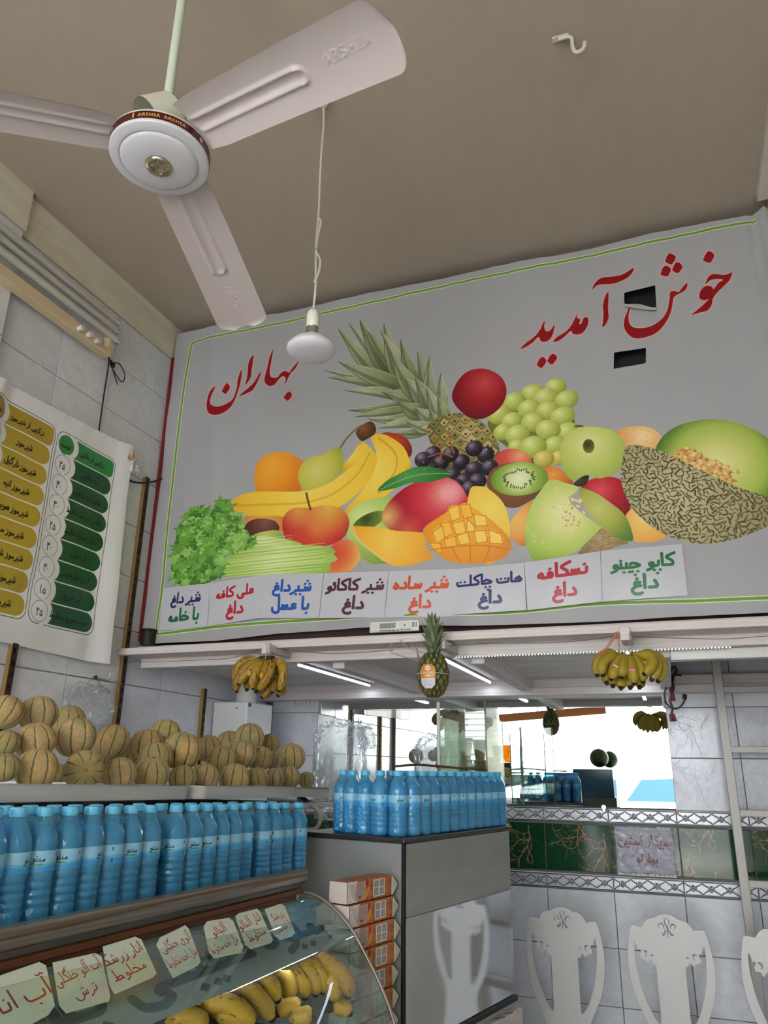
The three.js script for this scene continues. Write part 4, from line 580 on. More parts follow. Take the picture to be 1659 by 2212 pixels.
{
  const dz = (tri, a, b, c) => tri.map((p, i) => [p[0], p[1], p[2] + [a, b, c][i]]);
  const L = [
    dz([[-1.588,2.115,-2.8],[-1.674,2.091,-2.8],[-1.679,2.01,-2.8]], 0.0, 0.0, 0.005), dz([[-1.588,2.115,-2.8],[-1.684,2.078,-2.8],[-1.686,2.017,-2.8]], -0.01, -0.035, -0.035),
    dz([[-1.571,2.111,-2.8],[-1.643,2.055,-2.8],[-1.66,1.976,-2.8]], 0.0, 0.03, 0.03), dz([[-1.561,2.108,-2.8],[-1.601,2.053,-2.8],[-1.639,2.005,-2.8]], 0.01, 0.05, 0.06),
    dz([[-1.552,2.107,-2.8],[-1.565,2.049,-2.8],[-1.573,1.985,-2.8]], 0.01, 0.055, 0.05), dz([[-1.539,2.106,-2.8],[-1.533,2.057,-2.8],[-1.533,2.01,-2.8]], 0.0, 0.035, 0.035),
    dz([[-1.528,2.106,-2.8],[-1.498,2.05,-2.8],[-1.545,1.978,-2.8]], 0.01, 0.055, 0.06), dz([[-1.519,2.11,-2.8],[-1.458,2.064,-2.8],[-1.471,1.976,-2.8]], 0.0, 0.02, 0.02),
    dz([[-1.546,2.103,-2.8],[-1.527,2.011,-2.8],[-1.557,1.953,-2.8]], -0.01, -0.01, 0.005), dz([[-1.533,2.103,-2.8],[-1.484,2.019,-2.8],[-1.497,1.962,-2.8]], -0.02, -0.03, -0.02),
    dz([[-1.554,2.103,-2.8],[-1.582,2.031,-2.8],[-1.607,1.981,-2.8]], -0.02, -0.04, -0.03), dz([[-1.55,2.103,-2.8],[-1.59,2.031,-2.8],[-1.591,1.979,-2.8]], -0.02, -0.02, -0.01), dz([[-1.537,2.103,-2.8],[-1.517,2.029,-2.8],[-1.519,1.974,-2.8]], -0.02, -0.015, -0.005), dz([[-1.58,2.112,-2.8],[-1.63,2.051,-2.8],[-1.637,1.987,-2.8]], -0.02, -0.02, -0.01)];
  const t = bananaHand('banana_bunch', 'spotted brown-flecked bunch of bananas tied under the white beam, left of the pineapple', L, 0.0195, BM.ripe, [[-1.545,2.121,-2.8]][0]);
  const C = t.position, rel = (p) => [p[0] - C.x, p[1] - C.y, p[2] - C.z];
  obj('crown', [rbox(0.062, 0.018, 0.035, 0.007, 0, -0.006, 0.0, 3), ...[-2, -1, 0, 1, 2].map((k) => cyl(0.006, 0.0075, 0.02, 8, k * 0.012, -0.018, 0.006))], BM.crown, t);
  for (const [x, y] of [[0, 0], [1, 0]]) { const p = rel(x ? [[-1.515,2.034,-2.705]][0] : [[-1.582,2.045,-2.722]][0]); const s = obj('sticker', lathe([[0, 0.001], [0.0085, 0.0008], [0.0095, 0]], 20).rotateX(Math.PI / 2).scale(0.85, 1.1, 1).translate(...p), std(0xd9b420, 0.4), t); obj('sticker_ring', new THREE.TorusGeometry(0.0055, 0.0009, 5, 20).scale(0.85, 1.1, 1).translate(p[0], p[1], p[2] + 0.001), std(0xc98a1a, 0.4), s); }
  obj('tie', [tube([[0.004, 0.0, 0.020], [0.006, 0.03, 0.024], [0.004, 0.06, 0.03]], 0.0018, 10, 6), tube([[0.0, -0.015, 0.019], [0.004, 0.0, 0.020]], 0.0016, 6, 6)], std(0xb9aca0, 0.7), t);

  const R = [
    dz([[-.138,2.078,-2.8],[-.204,2.071,-2.8],[-.221,2.006,-2.8]], 0, -0.01, 0.0), dz([[-.136,2.075,-2.8],[-.189,2.052,-2.8],[-.199,2.001,-2.8]], 0, 0.03, 0.04),
    dz([[-.132,2.069,-2.8],[-.151,2.031,-2.8],[-.171,1.985,-2.8]], 0.01, 0.05, 0.06), dz([[-.121,2.068,-2.8],[-.126,2.034,-2.8],[-.135,1.989,-2.8]], 0.01, 0.06, 0.075),
    dz([[-.108,2.068,-2.8],[-.1,2.022,-2.8],[-.096,1.969,-2.8]], 0.01, 0.055, 0.06), dz([[-.1,2.068,-2.8],[-.074,2.032,-2.8],[-.068,1.975,-2.8]], 0.0, 0.035, 0.045),
    dz([[-.092,2.075,-2.8],[-.032,2.052,-2.8],[-.064,1.999,-2.8]], 0.01, 0.035, 0.06), dz([[-.09,2.078,-2.8],[-.02,2.056,-2.8],[-.041,1.982,-2.8]], 0.0, 0.0, 0.03),
    dz([[-.089,2.08,-2.8],[-.007,2.059,-2.8],[-.022,1.98,-2.8]], -0.01, -0.03, -0.01),
    dz([[-.13,2.071,-2.8],[-.159,2.022,-2.8],[-.171,1.968,-2.8]], -0.02, -0.03, 0.0), dz([[-.119,2.07,-2.8],[-.137,2.012,-2.8],[-.144,1.959,-2.8]], -0.02, -0.02, 0.01),
    dz([[-.11,2.07,-2.8],[-.112,2.011,-2.8],[-.113,1.961,-2.8]], -0.02, -0.02, 0.005), dz([[-.101,2.07,-2.8],[-.082,2.01,-2.8],[-.083,1.962,-2.8]], -0.02, -0.03, -0.005), dz([[-.135,2.071,-2.8],[-.182,2.024,-2.8],[-.191,1.98,-2.8]], -0.02, -0.03, -0.01)];
  const u = bananaHand('banana_bunch', 'fresh greenish yellow bunch of bananas hung on strings, right of the pineapple', R, 0.0195, BM.fresh, [[-.113,2.076,-2.8]][0]);
  const U = u.position, rl = (p) => [p[0] - U.x, p[1] - U.y, p[2] - U.z];
  obj('crown', tube([[-.135,2.081,-2.8],[-.126,2.073,-2.8],[-.112,2.069,-2.8],[-.097,2.074,-2.8],[-.09,2.082,-2.8]].map(rl), 0.0085, 30, 8), BM.stem, u);
  obj('paper_label', [box(0.018, 0.017, 0.003).rotateZ(-0.1).translate(...rl([[-.098,2.015,-2.722]][0])), box(0.014, 0.012, 0.003).rotateZ(0.5).translate(...rl([[-.16,2.03,-2.725]][0]))], std(0xa8322c, 0.5), u);
  obj('paper_band', [box(0.017, 0.002, 0.0036).rotateZ(-0.1).translate(...rl([[-.098,2.013,-2.721]][0])), box(0.017, 0.003, 0.0036).rotateZ(-0.6).translate(...rl([[-.151,2.028,-2.722]][0]))], M.white, u);
  const s = thing('hanging_string', 'orange twine holding the right banana bunch on its white bracket', 'string', [0, 0, 0]);
  obj('twine', tube([[-.137,2.149,-2.775],[-.137,2.116,-2.775],[-.137,2.09,-2.775],[-.136,2.067,-2.775],[-.136,2.055,-2.775]], 0.0018, 20, 6), M.string, s); obj('twine', tube([[-.098,2.149,-2.775],[-.101,2.11,-2.775],[-.102,2.074,-2.775],[-.103,2.062,-2.775]], 0.0016, 20, 6), M.string, s);
  obj('ribbon', [0, 1, 2].map((k) => tube([[-.139,2.154,-2.772],[-.155,2.129,-2.772],[-.181,2.096,-2.772],[-.197,2.082,-2.772],[-.212,2.068,-2.772]].map((p, i) => [p[0] + (k - 1) * 0.0028 * (1 + 0.4 * i), p[1], p[2] + k * 0.001]), 0.0013, 20, 5)), M.orangeString, s);
}
// white stub brackets that carry the hanging fruit
for (const [p, h, lab] of [[[[-1.552,2.155,-2.79]][0], 0.046, 'white square bracket stub on the beam above the spotted banana bunch'], [[[-.794,2.141,-2.79]][0], 0.036, 'white square bracket stub on the beam behind the pineapple crown'], [[[-.114,2.15,-2.79]][0], 0.050, 'white square bracket stub on the beam above the greenish banana bunch']]) {
  const t = thing('bracket_stub', lab, 'bracket', [p[0], p[1], -2.80]);
  obj('front_block', rbox(0.036, h, 0.02, 0.003, 0, 0, 0), M.beam, t);
  obj('arm', rbox(0.036, 0.03, 0.20, 0.003, 0, 0.002, -0.105), M.beam, t);
}
{ // pineapple
  const base = [[-.817,1.94,-2.77]][0], top = [[-.814,2.102,-2.77]][0], tip = [[-.813,2.255,-2.77]][0], H = top[1] - base[1], R = 0.0605;
  const t = thing('pineapple', 'hanging pineapple with an orange sticker in the middle under the white beam', 'pineapple', base);
  const w = 1024, h = 512, c = canvas(w, h), x = c.getContext('2d'), b = canvas(w, h), y = b.getContext('2d'); x.fillStyle = '#221a0c'; x.fillRect(0, 0, w, h); y.fillStyle = '#000'; y.fillRect(0, 0, w, h);
  const NC = 13, NR = 8; for (let j = -1; j <= NR; j++) for (let i = 0; i <= NC; i++) {
    const u = (i + (j & 1) / 2) * w / NC, v = (j + 0.5) * h / NR, a = w / NC * 0.5, e = h / NR * 0.92, low = j / NR;
    x.fillStyle = [['#56602a', '#48521f', '#62662c', '#3c4a1c'], ['#6a4f22', '#74592a', '#5a4a20', '#7a5424']][low > 0.72 && rnd() < 0.6 ? 1 : 0][(i * 5 + j * 3 + 30) % 4];
    for (const [ctx, f] of [[x, 1], [y, 0.98]]) { ctx.beginPath(); for (const [p, q] of [[0, -1], [0.55, -0.55], [1, 0], [0.55, 0.6], [0, 1], [-0.55, 0.6], [-1, 0], [-0.55, -0.55]]) ctx.lineTo(u + p * a * 0.9 * f, v + q * e * 0.9 * f); if (ctx === y) { const g = y.createRadialGradient(u, v, 2, u, v, a * 1.2); g.addColorStop(0, '#fff'); g.addColorStop(1, '#333'); y.fillStyle = g; } ctx.fill(); }
    x.fillStyle = '#2b240e'; x.beginPath(); x.ellipse(u, v, a * 0.34, e * 0.26, 0, 0, 7); x.fill();
    x.fillStyle = ['#a39b68', '#8f8a52', '#b9a878'][(i + j + 9) % 3]; x.beginPath(); x.moveTo(u - a * 0.3, v - e * 0.2); x.lineTo(u + 2, v + e * 0.62); x.lineTo(u + a * 0.3, v - e * 0.2); x.fill();
  }
  const prof = (s) => R * Math.pow(Math.sin(Math.PI * clamp(0.035 + s * 0.875)), 0.46) * (1 - 0.10 * s);
  const g = grid(104, 64, (u, v) => { const a = u * 6.2832, j = (1 - v) * NR - 0.5, col = u * NC, row = Math.round(j); let d = 9; for (const r of [row - 1, row, row + 1]) { const off = (r & 1) / 2, du = ((col - off) - Math.round(col - off)) * 2, dv = (j - r) * 1.1; d = Math.min(d, Math.abs(du) * 0.9 + Math.abs(dv) * 0.9); } const q = prof(v) + 0.0042 * Math.sqrt(clamp(1 - d)) * (v > 0.04 && v < 0.97 ? 1 : 0); return [Math.cos(a) * q, v * H, -Math.sin(a) * q]; });
  obj('fruit_body', [g, lathe([[0, 0.002], [prof(0) * 1.01, 0.0005]], 30)], std(0xffffff, 0.6, 0, { map: ctex(c), bumpMap: ctex(b, false), bumpScale: 0.002 }), t);
  const lm = [0, 1, 2].map((i) => std([0x6f7d5c, 0x5c6c4c, 0x808a66][i], 0.55, 0, { side: THREE.DoubleSide }));
  const CH = tip[1] - top[1];
  for (let k = 0; k < 58; k++) {
    const s = k / 57, a = k * 2.39996, tilt = lerp(1.2, 0.12, Math.pow(s, 0.6)), L = lerp(0.034, 0.095, sstep(0, 0.75, s)) * rr(0.92, 1.06), wd = lerp(0.009, 0.0145, sstep(0, 0.5, s)), y0 = H * 0.985 + s * CH * 0.42, r0 = lerp(0.017, 0.005, s);
    const lg = grid(4, 8, (u, v) => { const q = u * 2 - 1, wdt = wd * Math.pow(1 - v, 0.75) * (0.75 + 0.6 * v), bend = tilt * (0.7 + 0.5 * v * v), x0 = Math.sin(bend) * L * v, yy = Math.cos(bend * 0.75) * L * v; return [r0 + x0 - 0.35 * wdt * (1 - q * q) + 0.2 * wdt, yy, q * wdt]; }).rotateY(a).translate(0, y0, 0);
    obj('leaf', lg, lm[k % 3], t);
  }
  const sc = canvas(256, 340), z = sc.getContext('2d'); z.fillStyle = '#dcd8e0'; z.fillRect(0, 0, 256, 340); z.fillStyle = '#d8801f'; z.fillRect(6, 6, 244, 196);
  for (let i = 0; i < 8; i++) { z.fillStyle = i & 1 ? '#e6a832' : '#c04f18'; z.beginPath(); z.moveTo(256, 150); z.lineTo(i * 36, i & 1 ? 0 : 200); z.lineTo(i * 36 + 30, 200); z.fill(); }
  z.fillStyle = '#d9881f'; z.fillRect(40, 40, 176, 150); z.fillStyle = '#ece6ee'; z.beginPath(); z.ellipse(128, 62, 46, 34, 0, 0, 7); z.fill(); z.fillStyle = '#2a3a8c'; z.font = 'bold 30px sans-serif'; z.textAlign = 'center'; z.fillText('Dole', 128, 73); z.fillStyle = '#f2e6d0'; z.font = 'bold 40px sans-serif'; z.fillText('Tropical', 128, 140); z.fillText('Gold', 128, 182);
  z.fillStyle = '#a8a4b4'; for (let i = 0; i < 6; i++) z.fillRect(40, 224 + i * 14, 176, 4);
  const R2 = [[-.835,2.009,-2.77]][0];
  obj('sticker', grid(14, 20, (u, v) => { const s = 0.17 + v * 0.55, tr = v > 0.78 ? Math.sqrt(Math.max(0, 1 - (((v - 0.78) / 0.22) ** 2))) : v < 0.14 ? lerp(0.55, 1, v / 0.14) : 1, aa = -1.63 + (u - 0.5) * 0.92 * tr, rad = prof(s) + 0.0058; return [Math.cos(aa) * rad, s * H, -Math.sin(aa) * rad]; }), std(0xffffff, 0.4, 0, { map: ctex(sc), side: THREE.DoubleSide }), t);
  obj('tie', new THREE.TorusGeometry(R + 0.004, 0.0016, 6, 60).rotateX(Math.PI / 2 - 0.06).translate(0, H * 0.49, 0), std(0xc8c2b6, 0.6), t);
}
{ // wire strung along the beam, clips, led driver
  tag(obj('beam_wire', [tube([[-2.289,2.135,-2.855],[-2.156,2.127,-2.855],[-1.937,2.127,-2.855],[-1.75,2.131,-2.855],[-1.604,2.163,-2.855]], 0.0014, 40, 5), tube([[-1.55,2.165,-2.855],[-1.397,2.143,-2.855],[-1.27,2.131,-2.855],[-1.106,2.132,-2.855],[-1.007,2.136,-2.855]], 0.0014, 40, 5), tube([[-.795,2.142,-2.855],[-.611,2.145,-2.855],[-.366,2.138,-2.855],[-.215,2.145,-2.855],[-.141,2.155,-2.855]], 0.0014, 40, 5), tube([[-.086,2.146,-2.855],[.054,2.136,-2.855],[.204,2.126,-2.855],[.348,2.13,-2.855]], 0.0014, 40, 5)], M.wire), 'thin dark wire strung along the front of the white beam', 'wire');
  const p = thing('wire_loop', 'loops of pale wire hanging from the beam left of the pineapple', 'wire', [0, 0, 0]);
  obj('loop', [tube([[-1.002,2.163,-2.84],[-1.017,2.147,-2.84],[-1.011,2.126,-2.84],[-.962,2.106,-2.84],[-.901,2.086,-2.84]], 0.002, 30, 6), tube([[-.975,2.173,-2.84],[-.943,2.142,-2.84],[-.901,2.118,-2.84],[-.893,2.086,-2.84]], 0.002, 30, 6), tube([[-.936,2.156,-2.84],[-.901,2.129,-2.84],[-.857,2.11,-2.84]], 0.002, 20, 6), tube([[-.907,2.151,-2.84],[-.901,2.118,-2.84],[-.903,2.086,-2.84]], 0.0026, 20, 6)], std(0x9c8f8c, 0.6), p);
  const q0 = [[-1.16,2.231,-2.985],[-.939,2.229,-2.985],[-.945,2.274,-2.985],[-1.159,2.273,-2.985]], w = q0[1][0] - q0[0][0];
  const d = thing('led_driver', 'perforated silver metal power supply tucked under the banner edge', 'power supply', [(q0[0][0] + q0[1][0]) / 2, 2.232, -2.985], 0);
  obj('cover', rbox(w, 0.046, 0.03, 0.002, 0, 0.023, -0.008), std(0xc2c2c0, 0.4, 0.6), d);
  const sl = []; for (let k = 0; k < 15; k++) sl.push(box(0.0024, 0.022, 0.002, -w * 0.28 + k * 0.0048, 0.026, 0.0072)); for (let k = 0; k < 4; k++) sl.push(box(0.0024, 0.022, 0.002, w * 0.37 + k * 0.006, 0.026, 0.0072)); for (let k = 0; k < 24; k++) sl.push(box(0.003, 0.006, 0.002, -w * 0.28 + k * 0.006, 0.006, 0.0072));
  obj('vent_slots', sl, M.black, d); obj('spec_label', box(w * 0.2, 0.034, 0.001, -w * 0.38, 0.026, 0.0075), M.white, d);
  obj('plate', rbox(0.044, 0.026, 0.003, 0.003, w * 0.22, 0.025, 0.007), M.steel, d); obj('screw', cyl(0.003, 0.003, 0.003, 10).rotateX(Math.PI / 2).translate(w * 0.22, 0.025, 0.009), M.dark, d);
}

// ---------------------------------------------------------------- the counter on the left: display case, water bottles, trays of melons
const slope = (z) => -0.024 * (-z - 1.1);                         // the old counter dips a little towards the niche
const ARC = [[-0.972, 1.386], [-0.945, 1.382], [-0.915, 1.372], [-0.866, 1.340], [-0.825, 1.299], [-0.792, 1.253], [-0.759, 1.204], [-0.727, 1.146], [-0.705, 1.087], [-0.690, 1.02], [-0.682, 0.95], [-0.680, 0.86]];
{
  const t = thing('display_case', 'curved glass counter display case with a steel top rail on the left', 'display case', [0, 0, 0]);
  const zN = -0.55, zE = -2.05, arc = smooth(ARC.flat(), false, 6), cN = arc.length;
  const gl = grid(1, cN - 1, (u, v) => { const p = arc[Math.round(v * (cN - 1))], z = lerp(zE, zN, u); return [p[0], p[1] + slope(z), z]; });
  obj('curved_glass', gl, M.glass, t);
  const endShape = shapeOf([...arc, [-1.45, 0.86], [-1.45, 1.386]]), end = obj('end_glass', new THREE.ShapeGeometry(endShape, 2).translate(0, slope(zE), zE), M.glassEnd, t);
  obj('glass_edge', tube(arc.filter((_, i) => i % 3 === 0).map((p) => [p[0], p[1] + slope(zE), zE]), 0.0045, 80, 8), std(0x8a7f76, 0.3, 0.3), end);
  const slab = (x0, x1, y0, y1, r = 0.004) => { const g = rspan(x0, x1, y0, y1, zN, zE, r), p = g.attributes.position; for (let i = 0; i < p.count; i++) p.setY(i, p.getY(i) + slope(p.getZ(i))); return g; };
  obj('top_rail', [slab(-0.998, -0.962, 1.412, 1.445, 0.007)], std(0xffffff, 0.34, 0.85, { map: dtex(256, 256, (u, v) => { const k = 1 + 0.10 * tn(u, v, 3) + 0.05 * tn(u * 0.3, v, 40, 3), w = sstep(0.25, 0.6, tn(u, v, 2, 7)); return [lerp(150, 140, w) * k, lerp(144, 112, w) * k, lerp(138, 88, w) * k]; }) }), t);
  obj('counter_top', slab(-2.1, -0.985, 1.396, 1.421, 0.003), M.steelRough, t);
  obj('top_board', slab(-1.40, -0.972, 1.386, 1.398, 0.002), M.wood, t);
  const headCanvas = canvas(1024, 96), hx = headCanvas.getContext('2d'); hx.fillStyle = '#8fa2a8'; hx.fillRect(0, 0, 1024, 96); persian(hx, 'آبمیوه طبیعی بستنی خنک', 512, 62, 70, 15, '#3f5c6a', 2.2);
  obj('head_strip', grid(1, 10, (u, v) => { const q = 1 - v, z = lerp(zN, zE + 0.01, u), X = -0.965 + 0.115 * q; return [X - 0.018, 1.372 - 0.098 * q + slope(z), z]; }), std(0xffffff, 0.6, 0, { map: ctex(headCanvas), side: THREE.DoubleSide }), t);
  obj('inner_board', [slab(-1.02, -0.995, 1.345, 1.385, 0.003)], M.wood, t);
  obj('back_board', slab(-1.46, -1.44, 0.5, 1.39, 0.002), std(0x2a211b, 0.7), t);
  obj('case_floor', slab(-1.44, -0.70, 0.84, 0.86, 0.002), M.steelRough, t);
  obj('base', slab(-1.44, -0.70, 0.02, 0.84, 0.006), M.steelRough, t);
  obj('counter_body', span(-2.33, -1.47, 0.02, 1.39, -0.55, -2.05), M.steelRough, t);
}
{ // led strip inside the case, as beads on a rail
  const [a, b] = [[-.955,1.256,-1.565],[-.955,1.24,-2.056]], t = thing('led_strip', 'lit strip of small white leds inside the display case above the bananas', 'led strip', [0, 0, 0]);
  const bead = []; for (let i = 0; i < 64; i++) { const k = i / 63; bead.push(box(0.004, 0.005, 0.007, lerp(a[0], b[0], k), lerp(a[1], b[1], k), lerp(a[2], b[2], k))); }
  const beads = obj('led_beads', bead, M.ledCase, t); beads.userData.kind = 'stuff';
  obj('rail', bar([-0.961, a[1], a[2] + 0.02], [-0.961, b[1], b[2] - 0.01], 0.004), M.aluminium, t);
  const l = new THREE.RectAreaLight(0xdde6ff, 1.2, 0.02, 0.85); l.position.set(-0.957, (a[1] + b[1]) / 2 - 0.006, (a[2] + b[2]) / 2); l.lookAt(-1.0, 0.9, (a[2] + b[2]) / 2); scene.add(l);
}
// hand-written price cards behind the glass
{
  const cards = [
    [[[-.94,1.392,-.943],[-.943,1.395,-1.054],[-.937,1.389,-1.063],[-.893,1.345,-1.043],[-.886,1.338,-1.024],[-.878,1.33,-.914]], ['آب انار'], 'handwritten white card with large red letters, nearest the left edge of the case', 58],
    [[[-.938,1.39,-1.077],[-.934,1.386,-1.17],[-.928,1.38,-1.18],[-.882,1.334,-1.154],[-.876,1.328,-1.145],[-.881,1.333,-1.055],[-.891,1.343,-1.05]], ['آب آلو جنگلی', 'ترش'], 'handwritten white card in red pen, second from the left in the case', 40],
    [[[-.939,1.391,-1.194],[-.939,1.391,-1.281],[-.933,1.385,-1.292],[-.886,1.338,-1.281],[-.883,1.335,-1.266],[-.881,1.333,-1.164],[-.893,1.345,-1.163]], ['انار زرشک', 'مخلوط'], 'handwritten white card in red pen, third from the left in the case', 46],
    [[[-.92,1.372,-1.32],[-.928,1.38,-1.34],[-.934,1.386,-1.43],[-.928,1.38,-1.434],[-.88,1.332,-1.411],[-.876,1.328,-1.396],[-.873,1.325,-1.313],[-.887,1.339,-1.314]], ['آلوی جنگلی', 'زغال اخته مخلوط'], 'handwritten white card, fourth from the left, its corner held by tape', 38],
    [[[-.924,1.376,-1.481],[-.93,1.382,-1.503],[-.925,1.377,-1.58],[-.918,1.37,-1.587],[-.876,1.328,-1.564],[-.87,1.322,-1.544],[-.877,1.329,-1.452],[-.887,1.339,-1.449]], ['آلبالو', 'زغال اخته مخلوط'], 'handwritten white card, third from the right in the case', 38],
    [[[-.924,1.376,-1.604],[-.927,1.379,-1.625],[-.925,1.377,-1.703],[-.918,1.37,-1.705],[-.87,1.322,-1.683],[-.866,1.318,-1.664],[-.87,1.322,-1.581],[-.879,1.331,-1.576]], ['انار آلبالو', 'مخلوط'], 'handwritten white card, second from the right in the case', 42],
    [[[-.92,1.372,-1.73],[-.921,1.373,-1.811],[-.914,1.366,-1.821],[-.867,1.319,-1.786],[-.863,1.315,-1.766],[-.865,1.317,-1.71],[-.874,1.326,-1.699]], ['زرشک', 'زغال اخته مخلوط'], 'handwritten white card with bluish shade, rightmost in the case', 38],
  ];
  for (const [pts, lines, label, size] of cards) {
    const P = pts.map(V), ez = new THREE.Vector3(0, 0, -1), ed = new THREE.Vector3(0.7071, -0.7071, 0), o = P[0], loc = P.map((p) => { const d = p.clone().sub(o); return [d.dot(ez), -d.dot(ed)]; });
    const us = loc.map((q) => q[0]), vs = loc.map((q) => q[1]), u0 = Math.min(...us), u1 = Math.max(...us), v0 = Math.min(...vs), v1 = Math.max(...vs);
    const c = canvas(256, 256), x = c.getContext('2d'); x.fillStyle = '#d3dcd2'; x.fillRect(0, 0, 256, 256);
    for (let i = 0; i < 60; i++) { x.globalAlpha = 0.08; x.fillStyle = '#b4c0b4'; x.fillRect(rr(0, 256), rr(0, 256), rr(20, 90), 2); } x.globalAlpha = 1;
    lines.forEach((w, i) => persian(x, w, 128 + (i ? -6 : 4), lines.length > 1 ? 96 + i * 92 : 150, size * 1.75, 8.5, '#a1262c', lines.length > 1 ? 1.05 : 1.3, -0.10, 0.5, 212));
    const g = new THREE.ShapeGeometry(shapeOf(loc)), uv = g.attributes.uv, ps = g.attributes.position;
    for (let i = 0; i < uv.count; i++) uv.setXY(i, (ps.getX(i) - u0) / (u1 - u0), (ps.getY(i) - v0) / (v1 - v0));
    const m = new THREE.Matrix4().makeBasis(ez, ed.clone().negate(), new THREE.Vector3().crossVectors(ez, ed.clone().negate())).setPosition(o); g.applyMatrix4(m);
    tag(obj('price_card', g, std(0xffffff, 0.7, 0, { map: ctex(c), side: THREE.DoubleSide })), label, 'card');
  }
}
// bananas piled in the case
{
  const P = (label, list, r, depth) => { const c = list[0][0]; const t = bananaHand('banana_hand', label, list.map((q) => q), r, BM.pile, [c[0], c[1], c[2]]); obj('crown', rbox(0.03, 0.022, 0.03, 0.008, -0.004, 0, 0, 2), BM.crown, t); return t; };
  P('two bananas on top of the pile in the case, one with a dark bruise', [[[-.997,1.216,-1.718],[-.934,1.242,-1.731],[-.893,1.183,-1.768]], [[-.982,1.193,-1.687],[-.939,1.225,-1.69],[-.887,1.155,-1.735]]], 0.0205);
  P('dull yellow bananas in the case behind the bruised top pair', [[[-.955,1.244,-1.836],[-.897,1.213,-1.868],[-.884,1.162,-1.892]], [[-.962,1.227,-1.805],[-.91,1.225,-1.825],[-.907,1.163,-1.85]]], 0.0205);
  P('brownish hand of bananas at the far end of the case', [[[-.909,1.24,-1.877],[-.872,1.213,-1.9],[-.869,1.165,-1.919]], [[-.89,1.24,-1.895],[-.856,1.206,-1.92],[-.857,1.168,-1.934]], [[-.865,1.235,-1.917],[-.812,1.206,-1.947],[-.805,1.155,-1.969]], [[-.853,1.206,-1.921],[-.831,1.184,-1.937],[-.84,1.149,-1.947]], [[-.883,1.238,-1.921],[-.836,1.223,-1.944],[-.829,1.187,-1.959]]], 0.0205);
  P('two short bananas low in the middle of the pile in the case', [[[-.911,1.152,-1.795],[-.88,1.165,-1.802],[-.856,1.165,-1.811]], [[-.867,1.146,-1.78],[-.839,1.155,-1.787],[-.817,1.159,-1.794]]], 0.019);
  P('single green tinged banana low at the far right of the pile', [[[-.847,1.13,-1.963],[-.823,1.13,-1.971],[-.805,1.116,-1.983]]], 0.019);
  P('bananas at the front of the pile with black scuffed edges', [[[-1.003,1.186,-1.614],[-.947,1.206,-1.627],[-.894,1.162,-1.663]], [[-1.041,1.177,-1.558],[-1.003,1.191,-1.567],[-.962,1.171,-1.589]], [[-.977,1.182,-1.625],[-.935,1.182,-1.64],[-.915,1.154,-1.658]]], 0.021);
  P('shadowed bananas at the back of the pile', [[[-1.187,1.149,-1.74],[-1.134,1.162,-1.754],[-1.085,1.16,-1.773]], [[-1.004,1.165,-1.779],[-.974,1.157,-1.793],[-.955,1.144,-1.805]], [[-1.075,1.211,-1.871],[-1.053,1.223,-1.875],[-1.02,1.22,-1.888]]], 0.019);
  const b = thing('produce_crate', 'dark crate under the bananas inside the display case', 'crate', [-1.12, 0.865, -1.55]);
  obj('crate_side', [rspan(-0.26, 0.26, 0, 0.20, -0.44, -0.43), rspan(-0.26, 0.26, 0, 0.20, 0.43, 0.44), rspan(-0.26, -0.25, 0, 0.20, -0.44, 0.44), rspan(0.25, 0.26, 0, 0.20, -0.44, 0.44)], M.dark, b);
  obj('crate_floor', span(-0.25, 0.25, 0.19, 0.205, -0.43, 0.43), M.dark, b);
}
